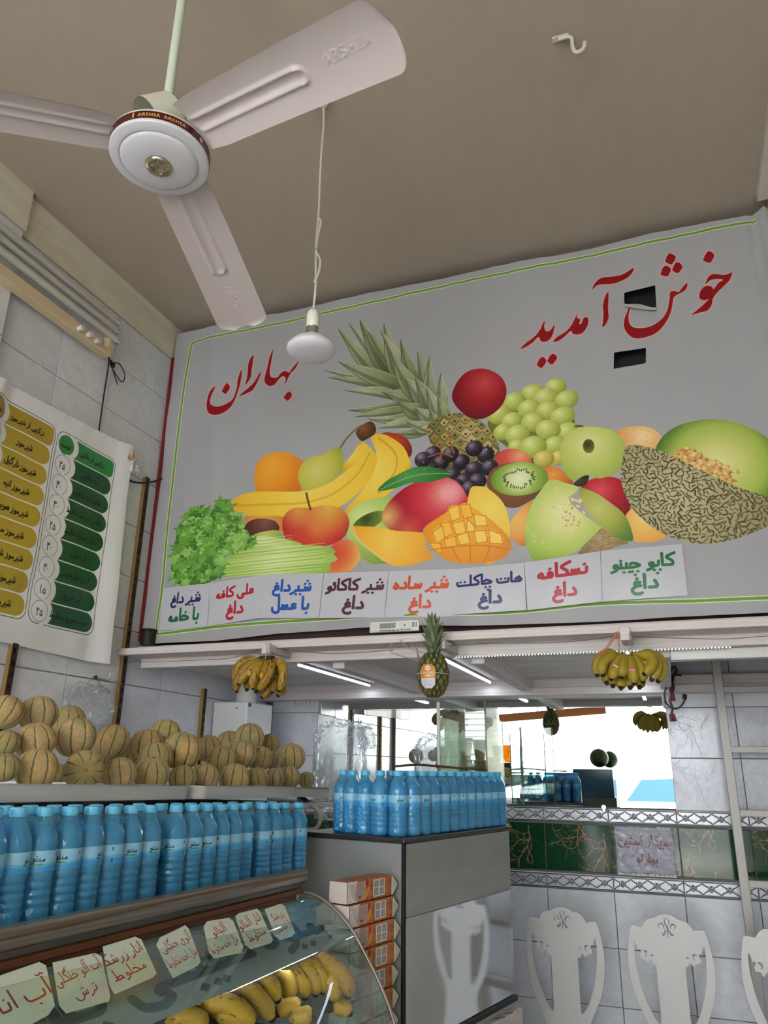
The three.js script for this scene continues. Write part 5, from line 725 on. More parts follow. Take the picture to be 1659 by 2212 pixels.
// ---- half-litre water bottles, shrink film wrinkles as a fine relief on the shell
const filmBump = dtex(256, 256, (u, v) => { const k = 255 * Math.pow(1 - Math.abs(tn(u, v * 0.35, 9)), 5) * 0.7 + 70 * Math.pow(1 - Math.abs(tn(u, v * 0.5, 22, 5)), 5); return [k, k, k]; }, false);
const bottle = (() => {
  const t = thing('water_bottle', '', 'bottle');
  const R = 0.0298, prof = [[0.0, 0.004], [0.018, 0.002], [0.026, 0.0], [R - 0.001, 0.006], [R, 0.014]];
  for (let k = 0; k < 4; k++) { const y = 0.022 + k * 0.0135; prof.push([R, y], [R - 0.0018, y + 0.003], [R - 0.0018, y + 0.006], [R, y + 0.009]); }
  prof.push([R, 0.080], [R - 0.0006, 0.083], [R - 0.0006, 0.117], [R, 0.120], [R, 0.130], [R - 0.002, 0.140], [R - 0.006, 0.150], [R - 0.0125, 0.162], [0.0142, 0.168], [0.0128, 0.172], [0.0128, 0.176]);
  obj('bottle_body', lathe(prof, 32), phys({ color: 0x74d4f4, roughness: 0.07, transmission: 0.74, thickness: 0, ior: 1.5, bumpMap: filmBump, bumpScale: 0.0012, side: THREE.DoubleSide }), t);
  const wr = prof.map(([r, y]) => [Math.max(0, r - 0.0016), y]).filter((q) => q[1] < 0.160); wr.push([0, 0.160]);
  obj('water', lathe(wr, 24), phys({ color: 0x3cc4f0, roughness: 0.10, transmission: 0.50, thickness: 0.05, ior: 1.33, attenuationColor: new THREE.Color(0.42, 0.86, 0.97), attenuationDistance: 0.15 }), t);
  const c = canvas(512, 96), x = c.getContext('2d'); x.fillStyle = '#8cc6e8'; x.fillRect(0, 0, 512, 96); x.fillStyle = '#3d98d6'; x.fillRect(0, 62, 512, 34); x.fillStyle = '#5fb0e0'; for (let k = 0; k < 512; k += 8) x.fillRect(k, 54 + 6 * Math.sin(k / 40), 8, 12);
  for (const k of [60, 316]) { persian(x, 'مینو', k, 46, 46, 13, '#1d4f6a', 1.2); x.fillStyle = '#10203a'; x.fillRect(k + 96, 10, 7, 18); x.fillRect(k + 96, 68, 7, 18); x.fillStyle = '#3a9a78'; x.beginPath(); x.ellipse(k, 62, 30, 5, 0, 0, 7); x.fill(); }
  obj('label', new THREE.CylinderGeometry(R + 0.0002, R + 0.0002, 0.035, 32, 1, true).translate(0, 0.100, 0), std(0xffffff, 0.35, 0, { map: ctex(c), side: THREE.DoubleSide }), t);
  const ridges = []; for (let k = 0; k < 26; k++) { const a = k / 26 * 6.283; ridges.push(box(0.0012, 0.010, 0.0014, 0.0148, 0.181, 0).rotateY(a)); }
  obj('cap', [lathe([[0, 0.189], [0.0122, 0.189], [0.0142, 0.1875], [0.0146, 0.185], [0.0146, 0.174], [0.0138, 0.1725], [0.0, 0.1725]], 28), ...ridges], std(0x66bce4, 0.42), t);
  return t;
})();
let firstBottle = true;
function placeBottle(x, y, z, turn, label, group) {
  const b = firstBottle ? bottle : bottle.clone(); if (!firstBottle) { b.name = numbered('water_bottle'); scene.add(b); } firstBottle = false;
  b.position.set(x, y, z); b.rotation.set(rr(-0.006, 0.006), turn, rr(-0.006, 0.006)); b.userData = { label, category: 'bottle' }; if (group) b.userData.group = group; return b;
}
const ORD = ['first', 'second', 'third', 'fourth', 'fifth', 'sixth', 'seventh', 'eighth', 'ninth', 'tenth', 'eleventh', 'twelfth', 'thirteenth', 'fourteenth', 'fifteenth', 'sixteenth', 'seventeenth', 'eighteenth', 'nineteenth', 'twentieth'];
{
  const row = [[-1.085,1.617,-1.074],[-1.085,1.616,-1.116],[-1.085,1.614,-1.177],[-1.085,1.613,-1.235],[-1.085,1.611,-1.295],[-1.085,1.609,-1.349],[-1.085,1.607,-1.402],[-1.085,1.606,-1.484],[-1.085,1.606,-1.582],[-1.085,1.606,-1.646],[-1.085,1.602,-1.708],[-1.085,1.599,-1.77],[-1.085,1.598,-1.833],[-1.085,1.597,-1.892],[-1.085,1.596,-1.998],[-1.085,1.595,-2.061],[-1.085,1.593,-2.129],[-1.085,1.588,-2.215]];
  for (let k = 0; k < 200; k++) for (let i = 0; i < 17; i++) { const d = row[i][2] - row[i + 1][2]; if (d < 0.0608) { row[i][2] += (0.0608 - d) / 2; row[i + 1][2] -= (0.0608 - d) / 2; } }
  row.forEach((p, i) => placeBottle(-1.085 + rr(-0.003, 0.003), 1.4215 + slope(p[2]), p[2], rr(0, 6.28), `${ORD[i]} blue water bottle from the left in the front row on the display case`, 'water bottles in the front row on the display case'));
  for (let i = 0; i < 17; i++) { const a = row[i], b = row[i + 1]; placeBottle(-1.150 + rr(-0.002, 0.002), 1.4215 + slope(a[2]), (a[2] + b[2]) / 2, rr(0, 6.28), `blue water bottle in the second row on the case, behind the ${ORD[i]} front row bottle`, 'water bottles in the second row on the display case'); }
}
// ---- shelf, trays and netted melons
{
  const t = thing('wall_shelf', 'plain shelf along the left wall under the melon trays', 'shelf', [0, 0, 0]);
  const g = rspan(-2.33, -1.36, 1.565, 1.585, -0.7, -3.12, 0.004), p = g.attributes.position; for (let i = 0; i < p.count; i++) p.setY(i, p.getY(i) + slope(p.getZ(i)) * 0.75); obj('board', g, M.white, t);
  obj('support', [[-1.1], [-2.1], [-3.05]].map(([z]) => rspan(-2.33, -2.29, 1.40 + slope(z), 1.566 + slope(z) * 0.75, z - 0.02, z + 0.02)), M.steelRough, t);
}
function tray(z0, z1, x0, y, label) {
  const t = thing('serving_tray', label, 'tray', [0, 0, 0]), xa = -2.0, d = 0.033, rim = (x, z, r) => [[xa, z0], [x0, z0], [x0, z1], [xa, z1]];
  const sh = (m, r) => { const a = x0 - m, b = xa + m, c = z0 - m, e = z1 + m, k = r, o = []; const arc = (cx, cz, a0) => { for (let i = 0; i <= 5; i++) { const q = a0 + i / 5 * Math.PI / 2; o.push([cx + k * Math.cos(q), cz + k * Math.sin(q)]); } }; arc(a - k, -(e + k), 0); arc(b + k, -(e + k), Math.PI / 2); arc(b + k, -(c - k), Math.PI); arc(a - k, -(c - k), Math.PI * 1.5); return o; };
  const ring = [sh(0.008, 0.04), sh(0.003, 0.044), sh(0, 0.045), sh(-0.006, 0.05), sh(0.003, 0.045), sh(0.014, 0.036), sh(0.024, 0.03)], ys = [0, 0.001, d, d + 0.002, d, 0.004, 0.003], n = ring[0].length;
  const yo = (z) => y + slope(z) * 0.75, ps = [], ix = [];
  ring.forEach((r, k) => r.forEach(([a, b]) => ps.push(a, ys[k] + yo(-b), -b)));
  for (let k = 0; k < ring.length - 1; k++) for (let i = 0; i < n; i++) { const a = k * n + i, b = k * n + (i + 1) % n; ix.push(a, b, a + n, b, b + n, a + n); }
  const g = new THREE.BufferGeometry(); g.setAttribute('position', new THREE.Float32BufferAttribute(ps, 3)); g.setIndex(ix); g.computeVertexNormals(); g.setAttribute('uv', new THREE.Float32BufferAttribute(new Float32Array(ps.length / 3 * 2), 2));
  const mt = std(0xe6e2de, 0.35, 0, { side: THREE.DoubleSide }); obj('tray_rim', g, mt, t);
  const f = new THREE.ShapeGeometry(shapeOf(sh(0.018, 0.03))).rotateX(-Math.PI / 2), p = f.attributes.position; for (let i = 0; i < p.count; i++) p.setY(i, 0.002 + yo(p.getZ(i))); obj('tray_floor', f, mt, t);
}
tray(-0.80, -1.835, -1.205, 1.613, 'long pale grey tray full of melons, nearest at the left edge');
tray(-1.845, -2.45, -1.20, 1.613, 'pale grey tray of melons in the middle of the shelf');
tray(-2.46, -3.10, -1.36, 1.608, 'pale grey tray of melons at the far end by the water bottles');
{
  const mk = (i) => {
    const w = 640, h = 320, base = [[255, 214, 164], [236, 214, 160], [246, 212, 176]][i], gr = [[92, 98, 52], [84, 98, 50], [104, 100, 62]][i];
    const c = new Uint8Array(w * h * 4), b = new Uint8Array(w * h * 4), cells = [];
    for (let k = 0; k < 900; k++) { const t = Math.acos(rr(-1, 1)), p = rr(0, 6.2832); cells.push([Math.sin(t) * Math.cos(p), Math.cos(t), Math.sin(t) * Math.sin(p)]); }
    for (let y = 0; y < h; y++) for (let x = 0; x < w; x++) {
      const la = (y / h - 0.5) * Math.PI, lo = x / w * 6.2832, X = Math.cos(la) * Math.cos(lo), Y = Math.sin(la), Z = Math.cos(la) * Math.sin(lo);
      const nA = n3(X * 17 + i * 9, Y * 13, Z * 17), nB = n3(X * 30, Y * 22 + i * 5, Z * 30), net = Math.max(Math.pow(1 - Math.abs(nA), 6), 0.8 * Math.pow(1 - Math.abs(nB), 6));
      const wob = 0.012 * n3(X * 3, Y * 3 + i, Z * 3), s = Math.abs((((lo / 6.2832 + wob * 0.35) * 9) % 1 + 1) % 1 - 0.5), sut = (1 - sstep(0.022, 0.085, s)) * (0.85 + 0.15 * n3(X * 3, Y * 7, Z * 3)), pole = sstep(0.80, 0.97, Math.abs(Y));
      const yel = sstep(0.25, 0.75, n3(X * 1.3 + i * 7, Y * 1.3, Z * 1.3)), grn = sstep(0.1, 0.7, n3(X * 1.1 - i * 5, Y * 1.6, Z * 1.1 + 4));
      const o = (y * w + x) * 4, und = [lerp(178, 220, yel), lerp(156, 170, yel), lerp(98, 84, yel)];
      for (let e = 0; e < 3; e++) { let v = lerp(und[e] * (1 - 0.22 * grn * [1, 0.2, 0.6][e]), base[e], clamp(net * 1.1 + 0.10)); v = lerp(v, gr[e] * (0.55 + 0.35 * net), sut * (1 - pole) * 0.9); c[o + e] = clamp(v * (1 + 0.04 * nB), 0, 255); b[o + e] = clamp(40 + 190 * net * (1 - sut), 0, 255); }
      c[o + 3] = b[o + 3] = 255;
    }
    const T = (d, s) => { const t = new THREE.DataTexture(d, w, h); if (s) t.colorSpace = THREE.SRGBColorSpace; t.magFilter = THREE.LinearFilter; t.wrapS = THREE.RepeatWrapping; t.needsUpdate = true; return t; };
    return std(0xffffff, 0.68, 0, { map: T(c, true), bumpMap: T(b, false), bumpScale: 0.004 });
  };
  const mats = [0, 1, 2].map(mk);
  // a melon with nine shallow ribs and a scar at each end
  const mg = grid(72, 36, (u, v) => { const la = (v - 0.5) * Math.PI, lo = u * 6.2832, s = Math.abs(((u * 9) % 1) - 0.5), r = 1 - 0.04 * (1 - sstep(0, 0.16, s)) * Math.pow(Math.cos(la), 0.6), y = Math.sin(la) * (0.97 - 0.05 * Math.pow(Math.abs(Math.sin(la)), 8)); return [Math.cos(la) * Math.cos(lo) * r, y, -Math.cos(la) * Math.sin(lo) * r]; });
  const scar = lathe([[0, 0.955], [0.05, 0.952], [0.085, 0.935], [0.10, 0.915]], 16), scarMat = std(0x8a7650, 0.9);
  let first = null;
  const melon = (c, r, X, label, m = 0, tx = rr(-0.35, 0.35), ty = rr(0, 6.28), tz = rr(-0.35, 0.35)) => {
    let o; const key = m % 3;
    if (!(first ??= {})[key]) { o = thing('netted_melon', label, 'melon'); obj('rind', mg, mats[key], o); obj('stem_scar', scar, scarMat, o); first[key] = o; } else { o = first[key].clone(); o.name = numbered('netted_melon'); scene.add(o); o.userData = { label, category: 'melon', group: 'netted melons piled on the trays' }; }
    o.userData.group = 'netted melons piled on the trays'; o.position.set(...c); o.scale.setScalar(r); o.rotation.set(tx, ty, tz);
  };
  const B = [[-1.42,1.674,-1.389],[-1.42,1.671,-1.488],[-1.42,1.67,-1.648],[-1.42,1.661,-1.79],[-1.42,1.661,-1.933],[-1.42,1.647,-2.089],[-1.42,1.65,-2.211],[-1.42,1.646,-2.396],[-1.42,1.642,-2.546],[-1.42,1.644,-2.687],[-1.42,1.647,-2.805],[-1.42,1.638,-2.965]], BR = [76, 108, 98, 86, 90, 70, 73, 78, 64, 56, 60, 42];
  const M2 = [[-1.5,1.731,-1.463],[-1.5,1.737,-1.554],[-1.5,1.752,-1.692],[-1.5,1.705,-2.051],[-1.5,1.73,-2.187],[-1.5,1.705,-2.435],[-1.5,1.728,-2.574],[-1.5,1.716,-2.709],[-1.5,1.711,-2.813],[-1.5,1.726,-2.979]], MR = [66, 100, 104, 84, 99, 76, 74, 66, 46, 72];
  const T3 = [[-1.64,1.812,-1.58],[-1.64,1.814,-1.693],[-1.64,1.754,-2.015],[-1.64,1.746,-2.188],[-1.64,1.785,-2.283],[-1.64,1.748,-2.561],[-1.64,1.8,-2.862],[-1.64,1.784,-3.047]], TR = [88, 97, 90, 86, 82, 70, 76, 50];
  const K4 = [[-1.8,1.815,-1.991],[-1.8,1.72,-2.175],[-1.8,1.721,-2.327],[-1.8,1.781,-2.97],[-1.8,1.657,-1.979],[-1.8,1.65,-2.169]], KR = [82, 58, 58, 66, 50, 50];
  const dep = (p) => 0.3281 * -p[0] + 0.3248 * (p[1] - 1.68) + 0.8872 * -p[2], rad = (p, k) => k * 0.42194 * dep(p) / 1622.7;
  const D1 = ['split green sutured melon at the left edge, bottom row', 'large melon with a small brown spot, second in the bottom row', 'pale striped melon with its star shaped end showing, third in the bottom row', 'green topped melon with an orange patch, fourth in the bottom row', 'green melon with dark sutures, fifth in the bottom row', 'small round greenish melon, sixth in the bottom row', 'small pale netted melon, seventh in the bottom row', 'orange tinted melon with a yellow patch, eighth in the bottom row', 'greenish melon behind the tray edge, ninth in the bottom row', 'small brownish melon, tenth in the bottom row', 'small tan melon, eleventh in the bottom row', 'smallest dark striped melon at the far right of the bottom row'];
  const D2 = ['green netted melon cut by the left edge, middle row', 'yellowish melon with a brown streak, second in the middle row', 'large ribbed melon with broad green stripes above the pale striped one', 'green melon behind the big peach coloured one', 'big peach coloured melon in the middle of the pile', 'melon with a dark rotten blemish and yellow side', 'greyish netted melon right of the blemished one', 'tan melon in the middle row near the far end', 'narrow brown melon squeezed between two others near the far end', 'smooth yellowish melon on top at the far right end'];
  const D3 = ['topmost melon cut by the left edge of the photo', 'large netted melon on top, second from the left', 'wide tan melon behind the ribbed one with green stripes', 'pinkish tan melon behind, left of the peach coloured one', 'dark striped melon highest in the middle of the pile', 'yellow melon behind the peach coloured one on its right', 'highest melon before the white water heater', 'green yellow melon on top behind, right before the water heater corner'];
  const D4 = ['greenish melon peeking out behind the big green striped one', 'smooth green melon in shadow low behind the wide tan one', 'dark green melon in shadow behind the middle row', 'green striped melon at the back before the water heater', 'dark melon in the gap behind the bottom row at left', 'shadowed melon in the gap right of the pale striped one'];
  B.forEach((p, i) => melon(p, rad(p, BR[i]), -1.42, D1[i], [1, 0, 1, 2, 1, 1, 2, 0, 1, 2, 0, 1][i], i === 2 ? 1.25 : rr(-0.3, 0.3), undefined, i === 2 ? -0.9 : rr(-0.3, 0.3)));
  M2.forEach((p, i) => melon(p, rad(p, MR[i]), -1.5, D2[i], [1, 0, 2, 1, 0, 1, 2, 0, 2, 0][i]));
  T3.forEach((p, i) => melon(p, rad(p, TR[i]), -1.6, D3[i], [0, 2, 0, 0, 1, 0, 2, 1][i]));
  K4.forEach((p, i) => melon(p, rad(p, KR[i]), -1.66, D4[i], [1, 1, 1, 1, 1, 1][i]));
}

// ---------------------------------------------------------------- steel cabinet with its pack of bottles, cartons, glass showcase
const CA = [-0.774, 0, -2.30], CRY = -0.2365;
const cab = (lx, y, lz) => [CA[0] + lx * Math.cos(CRY) + lz * Math.sin(CRY), y, CA[2] - lx * Math.sin(CRY) + lz * Math.cos(CRY)];
{
  const t = thing('steel_cabinet', 'grey steel cabinet with a blurred upper panel and a mirror like lower panel', 'cabinet', CA, CRY);
  obj('carcass', rspan(-0.40, -0.004, 0.02, 1.474, -0.735, -0.006, 0.004), std(0xc0c2c2, 0.34, 0.55), t);
  obj('worktop', rspan(-0.405, 0.006, 1.474, 1.489, -0.742, 0.006, 0.004), std(0x5a5b5c, 0.4, 0.8), t);
  obj('corner_strip', rspan(-0.007, 0.003, 0.93, 1.474, -0.012, 0.002, 0.002), std(0x24262a, 0.4, 0.5), t);
  const pm = std(0xffffff, 0.45, 0.6, { map: dtex(256, 256, (u, v) => { const k = 1 + 0.03 * tn(u, v, 2.5) + 0.015 * tn(u, v, 30, 3), d = (Math.abs(((u * 18 + v * 18) % 1 + 1) % 1 - 0.5) < 0.07 || Math.abs(((u * 18 - v * 18) % 1 + 1) % 1 - 0.5) < 0.07) && v > 0.5 && u > 0.55 ? 1.05 : 1; return [176 * k * d, 178 * k * d, 180 * k * d]; }) });
  obj('upper_panel', rspan(-0.004, 0.002, 1.276, 1.472, -0.735, -0.014, 0.001), pm, t);
  obj('lower_panel', rspan(-0.004, 0.001, 0.945, 1.274, -0.735, -0.014, 0.001), std(0xe4e9f0, 0.05, 0.85), t);
  obj('dark_ledge', rspan(-0.006, 0.010, 0.925, 0.943, -0.74, -0.005, 0.003), std(0x2a2b2d, 0.4, 0.4), t);
  obj('lower_block', rspan(-0.40, 0.022, 0.02, 0.905, -0.75, -0.005, 0.006), std(0xffffff, 0.4, 0, { map: dtex(256, 256, (u, v) => { const k = 1 + 0.04 * tn(u, v, 6), s = tn(u * 1.5, v, 7, 6) > 0.62 ? 0.55 : 1; return [196 * k * s, 190 * k * s, 188 * k * s]; }) }), t);
}
{ // bottle pack on the cabinet
  const y = 1.490, spots = [[-0.055, -0.012], [-0.118, -0.006], [-0.182, -0.014], [-0.244, -0.03], [-0.300, -0.055]];
  spots.forEach(([a, b], i) => { const p = cab(a + 0.008, y, b - 0.03); placeBottle(p[0], y, p[2], rr(0, 6), `blue water bottle at the front of the cabinet pack, ${['first', 'second', 'third', 'fourth', 'fifth'][i]} from its corner`, 'front bottles of the pack on the steel cabinet'); });
  for (let k = 0; k < 11; k++) { const p = cab(-0.030, y, -0.095 - k * 0.0625); placeBottle(p[0], y, p[2], rr(0, 6), `blue water bottle along the steel cabinet edge, ${ORD[k]} behind the corner`, 'bottles along the steel cabinet edge'); }
  for (let k = 0; k < 10; k++) for (const q of [0, 1]) { const p = cab(-0.094 - q * 0.063, y, -0.118 - k * 0.0625 + q * 0.012); placeBottle(p[0], y, p[2], rr(0, 6), `blue water bottle in the ${q ? 'third' : 'second'} row of the cabinet pack, beside the ${ORD[k]} edge bottle`, 'inner bottles of the pack on the steel cabinet'); }
}
{ // juice cartons lying in a stack between the case and the cabinet
  const w = 512, h = 160, c = canvas(w, h), x = c.getContext('2d'); x.fillStyle = '#a9622f'; x.fillRect(0, 0, w, h);
  for (let i = 0; i < 5; i++) { x.fillStyle = ['#b06a36', '#9c5729', '#a86232', '#b57039', '#a25c2d'][i]; x.fillRect(250, i * 32, 262, 31); for (let k = 0; k < 40; k++) { x.globalAlpha = 0.12; x.fillStyle = '#6a3616'; x.fillRect(250 + rr(0, 230), i * 32 + rr(0, 28), rr(20, 60), 1.5); } x.globalAlpha = 1; }
  x.fillStyle = '#c07a44'; x.fillRect(236, 0, 16, h); x.fillRect(452, 0, 12, h); x.fillRect(250, 0, 262, 5);
  x.fillStyle = '#d8cfd0'; x.fillRect(0, 0, 110, h); x.fillStyle = '#b79a92'; x.beginPath(); x.moveTo(95, 12); x.lineTo(205, 8); x.lineTo(200, 150); x.lineTo(80, 150); x.fill(); x.fillStyle = '#c4431c'; x.fillRect(203, 0, 34, h); x.fillStyle = '#d99a22'; x.beginPath(); x.ellipse(222, 100, 15, 46, 0.3, 0, 7); x.fill(); x.fillStyle = '#8a2a12'; x.beginPath(); x.ellipse(216, 30, 12, 20, 0, 0, 7); x.fill();
  x.fillStyle = '#6a6068'; for (let i = 0; i < 12; i++) { x.fillRect(14 + i * 4, 24 + i * 9, 66 - i * 3, 2.4); x.fillRect(104, 26 + i * 9, 80, 2); } x.fillStyle = '#a8321c'; x.fillRect(120, 118, 30, 18);
  x.fillStyle = '#e4dcd8'; x.beginPath(); x.roundRect(290, 12, 140, 134, 10); x.fill(); x.fillStyle = '#3a3638'; for (const bx of [300, 366]) for (const by of [20, 82]) for (let k = 0; k < 18; k++) x.fillRect(bx, by + k * 3.1, 54, [0.8, 1.6, 2.2, 1.0][(k * 7 + bx + by) % 4]);
  const side = std(0xffffff, 0.4, 0, { map: ctex(c) }), gable = std(0xc9c2b6, 0.45), body = std(0xa2602f, 0.5), dd = std(0x2f2a26, 0.6);
  const L = 0.215, hgt = 0.0565, dpt = 0.062; let src = null;
  for (let k = 0; k < 7; k++) {
    const label = `orange brown juice carton lying in the stack beside the curved glass, ${['topmost', 'second from the top', 'third from the top', 'fourth from the top', 'fifth from the top', 'sixth from the top', 'lowest in view'][k]}`;
    if (!src) {
      src = thing('juice_carton', label, 'carton'); obj('carton_body', rspan(-dpt, -0.0005, 0.001, hgt - 0.001, -L / 2, L / 2, 0.002), body, src);
      obj('printed_side', new THREE.PlaneGeometry(L - 0.004, hgt - 0.004).rotateY(Math.PI / 2).translate(0.0003, hgt / 2, 0), side, src);
      const z0 = -L / 2; obj('near_end', rspan(-dpt + 0.002, -0.001, 0.002, hgt - 0.002, L / 2 - 0.002, L / 2 + 0.001, 0.001), std(0xcfc6c2, 0.5), src);
      obj('folded_end', [extrude(shapeOf([[0, 0.002], [0, hgt - 0.004], [0.034, hgt * 0.48]]), 0.003, 0.0006).rotateY(Math.PI / 2).translate(-0.002, 0, z0), rspan(-dpt, -0.004, 0.004, hgt - 0.004, z0 - 0.004, z0, 0.001), extrude(shapeOf([[0, 0.004], [0, hgt - 0.006], [0.030, hgt - 0.010], [0.036, 0.008]]), 0.002).rotateY(Math.PI / 2).translate(-0.03, 0, z0)], gable, src);
      obj('fold_mark', [bar([0.0022, 0.006, z0 - 0.006], [0.0022, hgt * 0.47, z0 - 0.031], 0.0006, 5), bar([0.0022, hgt - 0.008, z0 - 0.006], [0.0022, hgt * 0.49, z0 - 0.031], 0.0006, 5)], dd, src);
    } else { const o = src.clone(); o.name = numbered('juice_carton'); scene.add(o); o.userData = { label, category: 'carton' }; src.last = o; }
    const o = src.last ?? src, j = [0, 0.006, 0.010, 0.010, 0.004, 0.008, 0.006][k];
    o.position.set(-0.826 + j, 1.338 - k * hgt, -2.166); o.rotation.y = CRY + 0.02 * ((k * 3) % 4 - 1.5) * 0.4; o.userData.group = 'stacked juice cartons beside the display case';
  }
  const t = thing('carton_stand', 'dark stand under the stacked juice cartons', 'stand', [-0.84, 0, -2.19], CRY); obj('stand_body', rspan(-0.04, 0.03, 0.02, 1.338 - 6 * hgt, -0.12, 0.05), M.dark, t);
}
{ // back counter, glass showcase, brown board
  const t = thing('back_counter', 'low dark counter behind the bottle pack carrying the glass showcase', 'counter', [0, 0, 0]);
  obj('counter_body', rspan(-1.35, -0.765, 0.02, 1.43, -3.14, -3.68), M.steelRough, t); obj('counter_top', rspan(-1.36, -0.738, 1.43, 1.455, -3.13, -3.70), std(0x2e2f30, 0.3), t);
  const g = thing('glass_showcase', 'empty glass showcase with green edges before the mirror', 'showcase', [0, 1.456, 0]);
  const pane = (a, b, h, nm = 'pane') => { const A = V(a), B = V(b), m = obj(nm, box(A.distanceTo(B), h, 0.0045), M.glass, g); m.position.set((a[0] + b[0]) / 2, h / 2, (a[2] + b[2]) / 2); m.rotation.y = -Math.atan2(b[2] - a[2], b[0] - a[0]); obj('pane_edge', [rspan(A.distanceTo(B) / 2 - 0.0005, A.distanceTo(B) / 2 + 0.003, -h / 2, h / 2, -0.003, 0.003, 0.001)], M.glassEdge, m); return m; };
  pane([-0.952, 0, -3.30], [-0.742, 0, -3.30], 0.505); pane([-0.742, 0, -3.305], [-0.742, 0, -3.66], 0.45); pane([-0.955, 0, -3.305], [-0.955, 0, -3.66], 0.45); pane([-0.952, 0, -3.66], [-0.742, 0, -3.66], 0.36);
  obj('corner_post', rspan(-0.958, -0.944, 0, 0.512, -3.306, -3.294, 0.002), M.aluminium, g);
  obj('corner_post', rspan(-0.746, -0.738, 0, 0.512, -3.306, -3.298, 0.002), M.tan, g);
  obj('shelf_pane', rspan(-0.95, -0.745, 0.28, 0.285, -3.31, -3.655, 0.001), M.glass, g);
  const b = thing('brown_board', 'thin dark brown board lying across the caps of the bottle pack', 'board', [0, 0, 0]);
  obj('board', grid(24, 3, (u, v) => { const p = [lerp(-1.06, -0.69, u), 1.697 + 0.010 * Math.sin(Math.min(1, u * 1.7) * Math.PI * 0.9) - 0.010 * u, lerp(-3.04, -3.26, v)]; return p; }), std(0x54362a, 0.6, 0, { side: THREE.DoubleSide }), b);
  obj('board_edge', tube([0, 0.25, 0.5, 0.75, 1].map((u) => [lerp(-1.06, -0.69, u), 1.695 + 0.010 * Math.sin(Math.min(1, u * 1.7) * Math.PI * 0.9) - 0.010 * u, -3.04]), 0.0045, 30, 8), std(0x4a2f25, 0.6), b);
}
// crumpled clear bags
function bag(label, c, s, seedk, sq = [1, 1, 1], low = 1) {
  const t = thing('plastic_bag', label, 'bag', c);
  const g = new THREE.IcosahedronGeometry(1, 30), p = g.attributes.position, v = new THREE.Vector3();
  for (let i = 0; i < p.count; i++) { v.fromBufferAttribute(p, i); const k = 1 + 0.16 * n3(v.x * 1.8 + seedk, v.y * 1.8, v.z * 1.8) + 0.16 * Math.pow(1 - Math.abs(n3(v.x * 2.6, v.y * 2.6 + seedk, v.z * 2.6)), 4) + 0.08 * Math.pow(1 - Math.abs(n3(v.x * 6, v.y * 6, v.z * 6 + seedk)), 4); p.setXYZ(i, v.x * k * s * sq[0], Math.max(-0.75 * s, v.y * k * s) * sq[1] * (v.y < 0 ? low : 1), v.z * k * s * sq[2]); }
  const m = mergeVertices(g.deleteAttribute('normal').deleteAttribute('uv')); m.computeVertexNormals();
  obj('film', m, M.film, t); return t;
}
bag('large crumpled clear plastic bag behind the bottle pack before the mirror', [[-1.503,1.786,-3.5]][0], 0.125, 3, [0.95, 0.9, 0.8], 3.9);
{ const c = [[-2.312,1.912,-2.665]][0], b = bag('clear plastic bag hanging on the tiles behind the melons', c, 0.115, 8, [0.5, 0.85, 1]); obj('handle', tube([[0, 0.07, -0.02], [-0.02, 0.12, (-2.90 - c[2]) * 0.6], [-0.032, 0.13, -2.895 - c[2]], [-0.02, 0.10, (-2.90 - c[2]) * 0.7], [0.0, 0.06, -0.05]], 0.004, 30, 6), M.film, b); }
{ // pale hose and pipe between the bottle packs
  const t = thing('drain_hose', 'pale plastic hose looping from a metal pipe between the bottle packs', 'hose', [0, 0, 0]);
  obj('hose', tube([[-1.371,1.55,-2.9],[-1.347,1.54,-2.9],[-1.325,1.514,-2.9],[-1.322,1.484,-2.9],[-1.339,1.46,-2.9],[-1.367,1.454,-2.9],[-1.393,1.454,-2.9],[-1.423,1.457,-2.9]], 0.0085, 60, 12), std(0xb6b2a2, 0.5), t);
  obj('pipe', bar([[-1.462,1.566,-3]][0], [[-1.371,1.548,-2.9]][0], 0.014, 14), M.steel, t);
}
// ---------------------------------------------------------------- mirror, lights, sign, wires
{
  const t = thing('wall_mirror', 'wide frameless wall mirror in the niche reflecting the bright street', 'mirror', [-1.003, 1.801, ZB]);
  obj('mirror_plate', box(1.99, 0.572, 0.006, 0, 0, 0.006), M.mirror, t);
  for (const x of [-0.9, 0.645]) obj('mirror_clip', [cyl(0.011, 0.013, 0.012, 18).rotateX(Math.PI / 2).translate(x, -0.288, 0.012), rbox(0.018, 0.03, 0.008, 0.003, x, -0.296, 0.008)], M.steel, t);
}
for (const [x, lab] of [[-1.62, 'lit led tube on the niche ceiling left of the first joist'], [-0.905, 'lit led tube on the niche ceiling behind the pineapple'], [-0.13, 'lit led tube on the niche ceiling at the right end, seen in the mirror']]) {
  const t = thing('led_tube', lab, 'led light', [x, 2.148, -3.71]);
  obj('lens', rbox(0.010, 0.008, 0.94, 0.003, 0, -0.004, 0), M.led, t); obj('base', rbox(0.018, 0.008, 0.95, 0.002, 0, 0.006, 0), M.aluminium, t);
  const l = new THREE.RectAreaLight(0xeaf2ff, 5.0, 0.02, 0.90); l.position.set(x, 2.136, -3.71); l.lookAt(x, 1, -3.71); scene.add(l);
}
{ // bead edge of the led rope under the front beam
  const t = thing('led_rope', 'white led rope with small bright beads along the lower edge of the front beam', 'led strip', [0, 0, 0]);
  const a = [[-.785,2.122,-2.99]][0], b = [[.236,2.106,-2.99]][0], beads = []; for (let i = 0; i < 84; i++) { const k = i / 83; beads.push(rbox(0.005, 0.005, 0.004, 0.0015, lerp(a[0], b[0], k), 2.1165, -2.992, 1)); }
  obj('beads', beads, M.ropeLed, t).userData.kind = 'stuff'; obj('rope', rspan(a[0], b[0], 2.118, 2.126, -2.996, -2.988, 0.002), M.white, t);
}
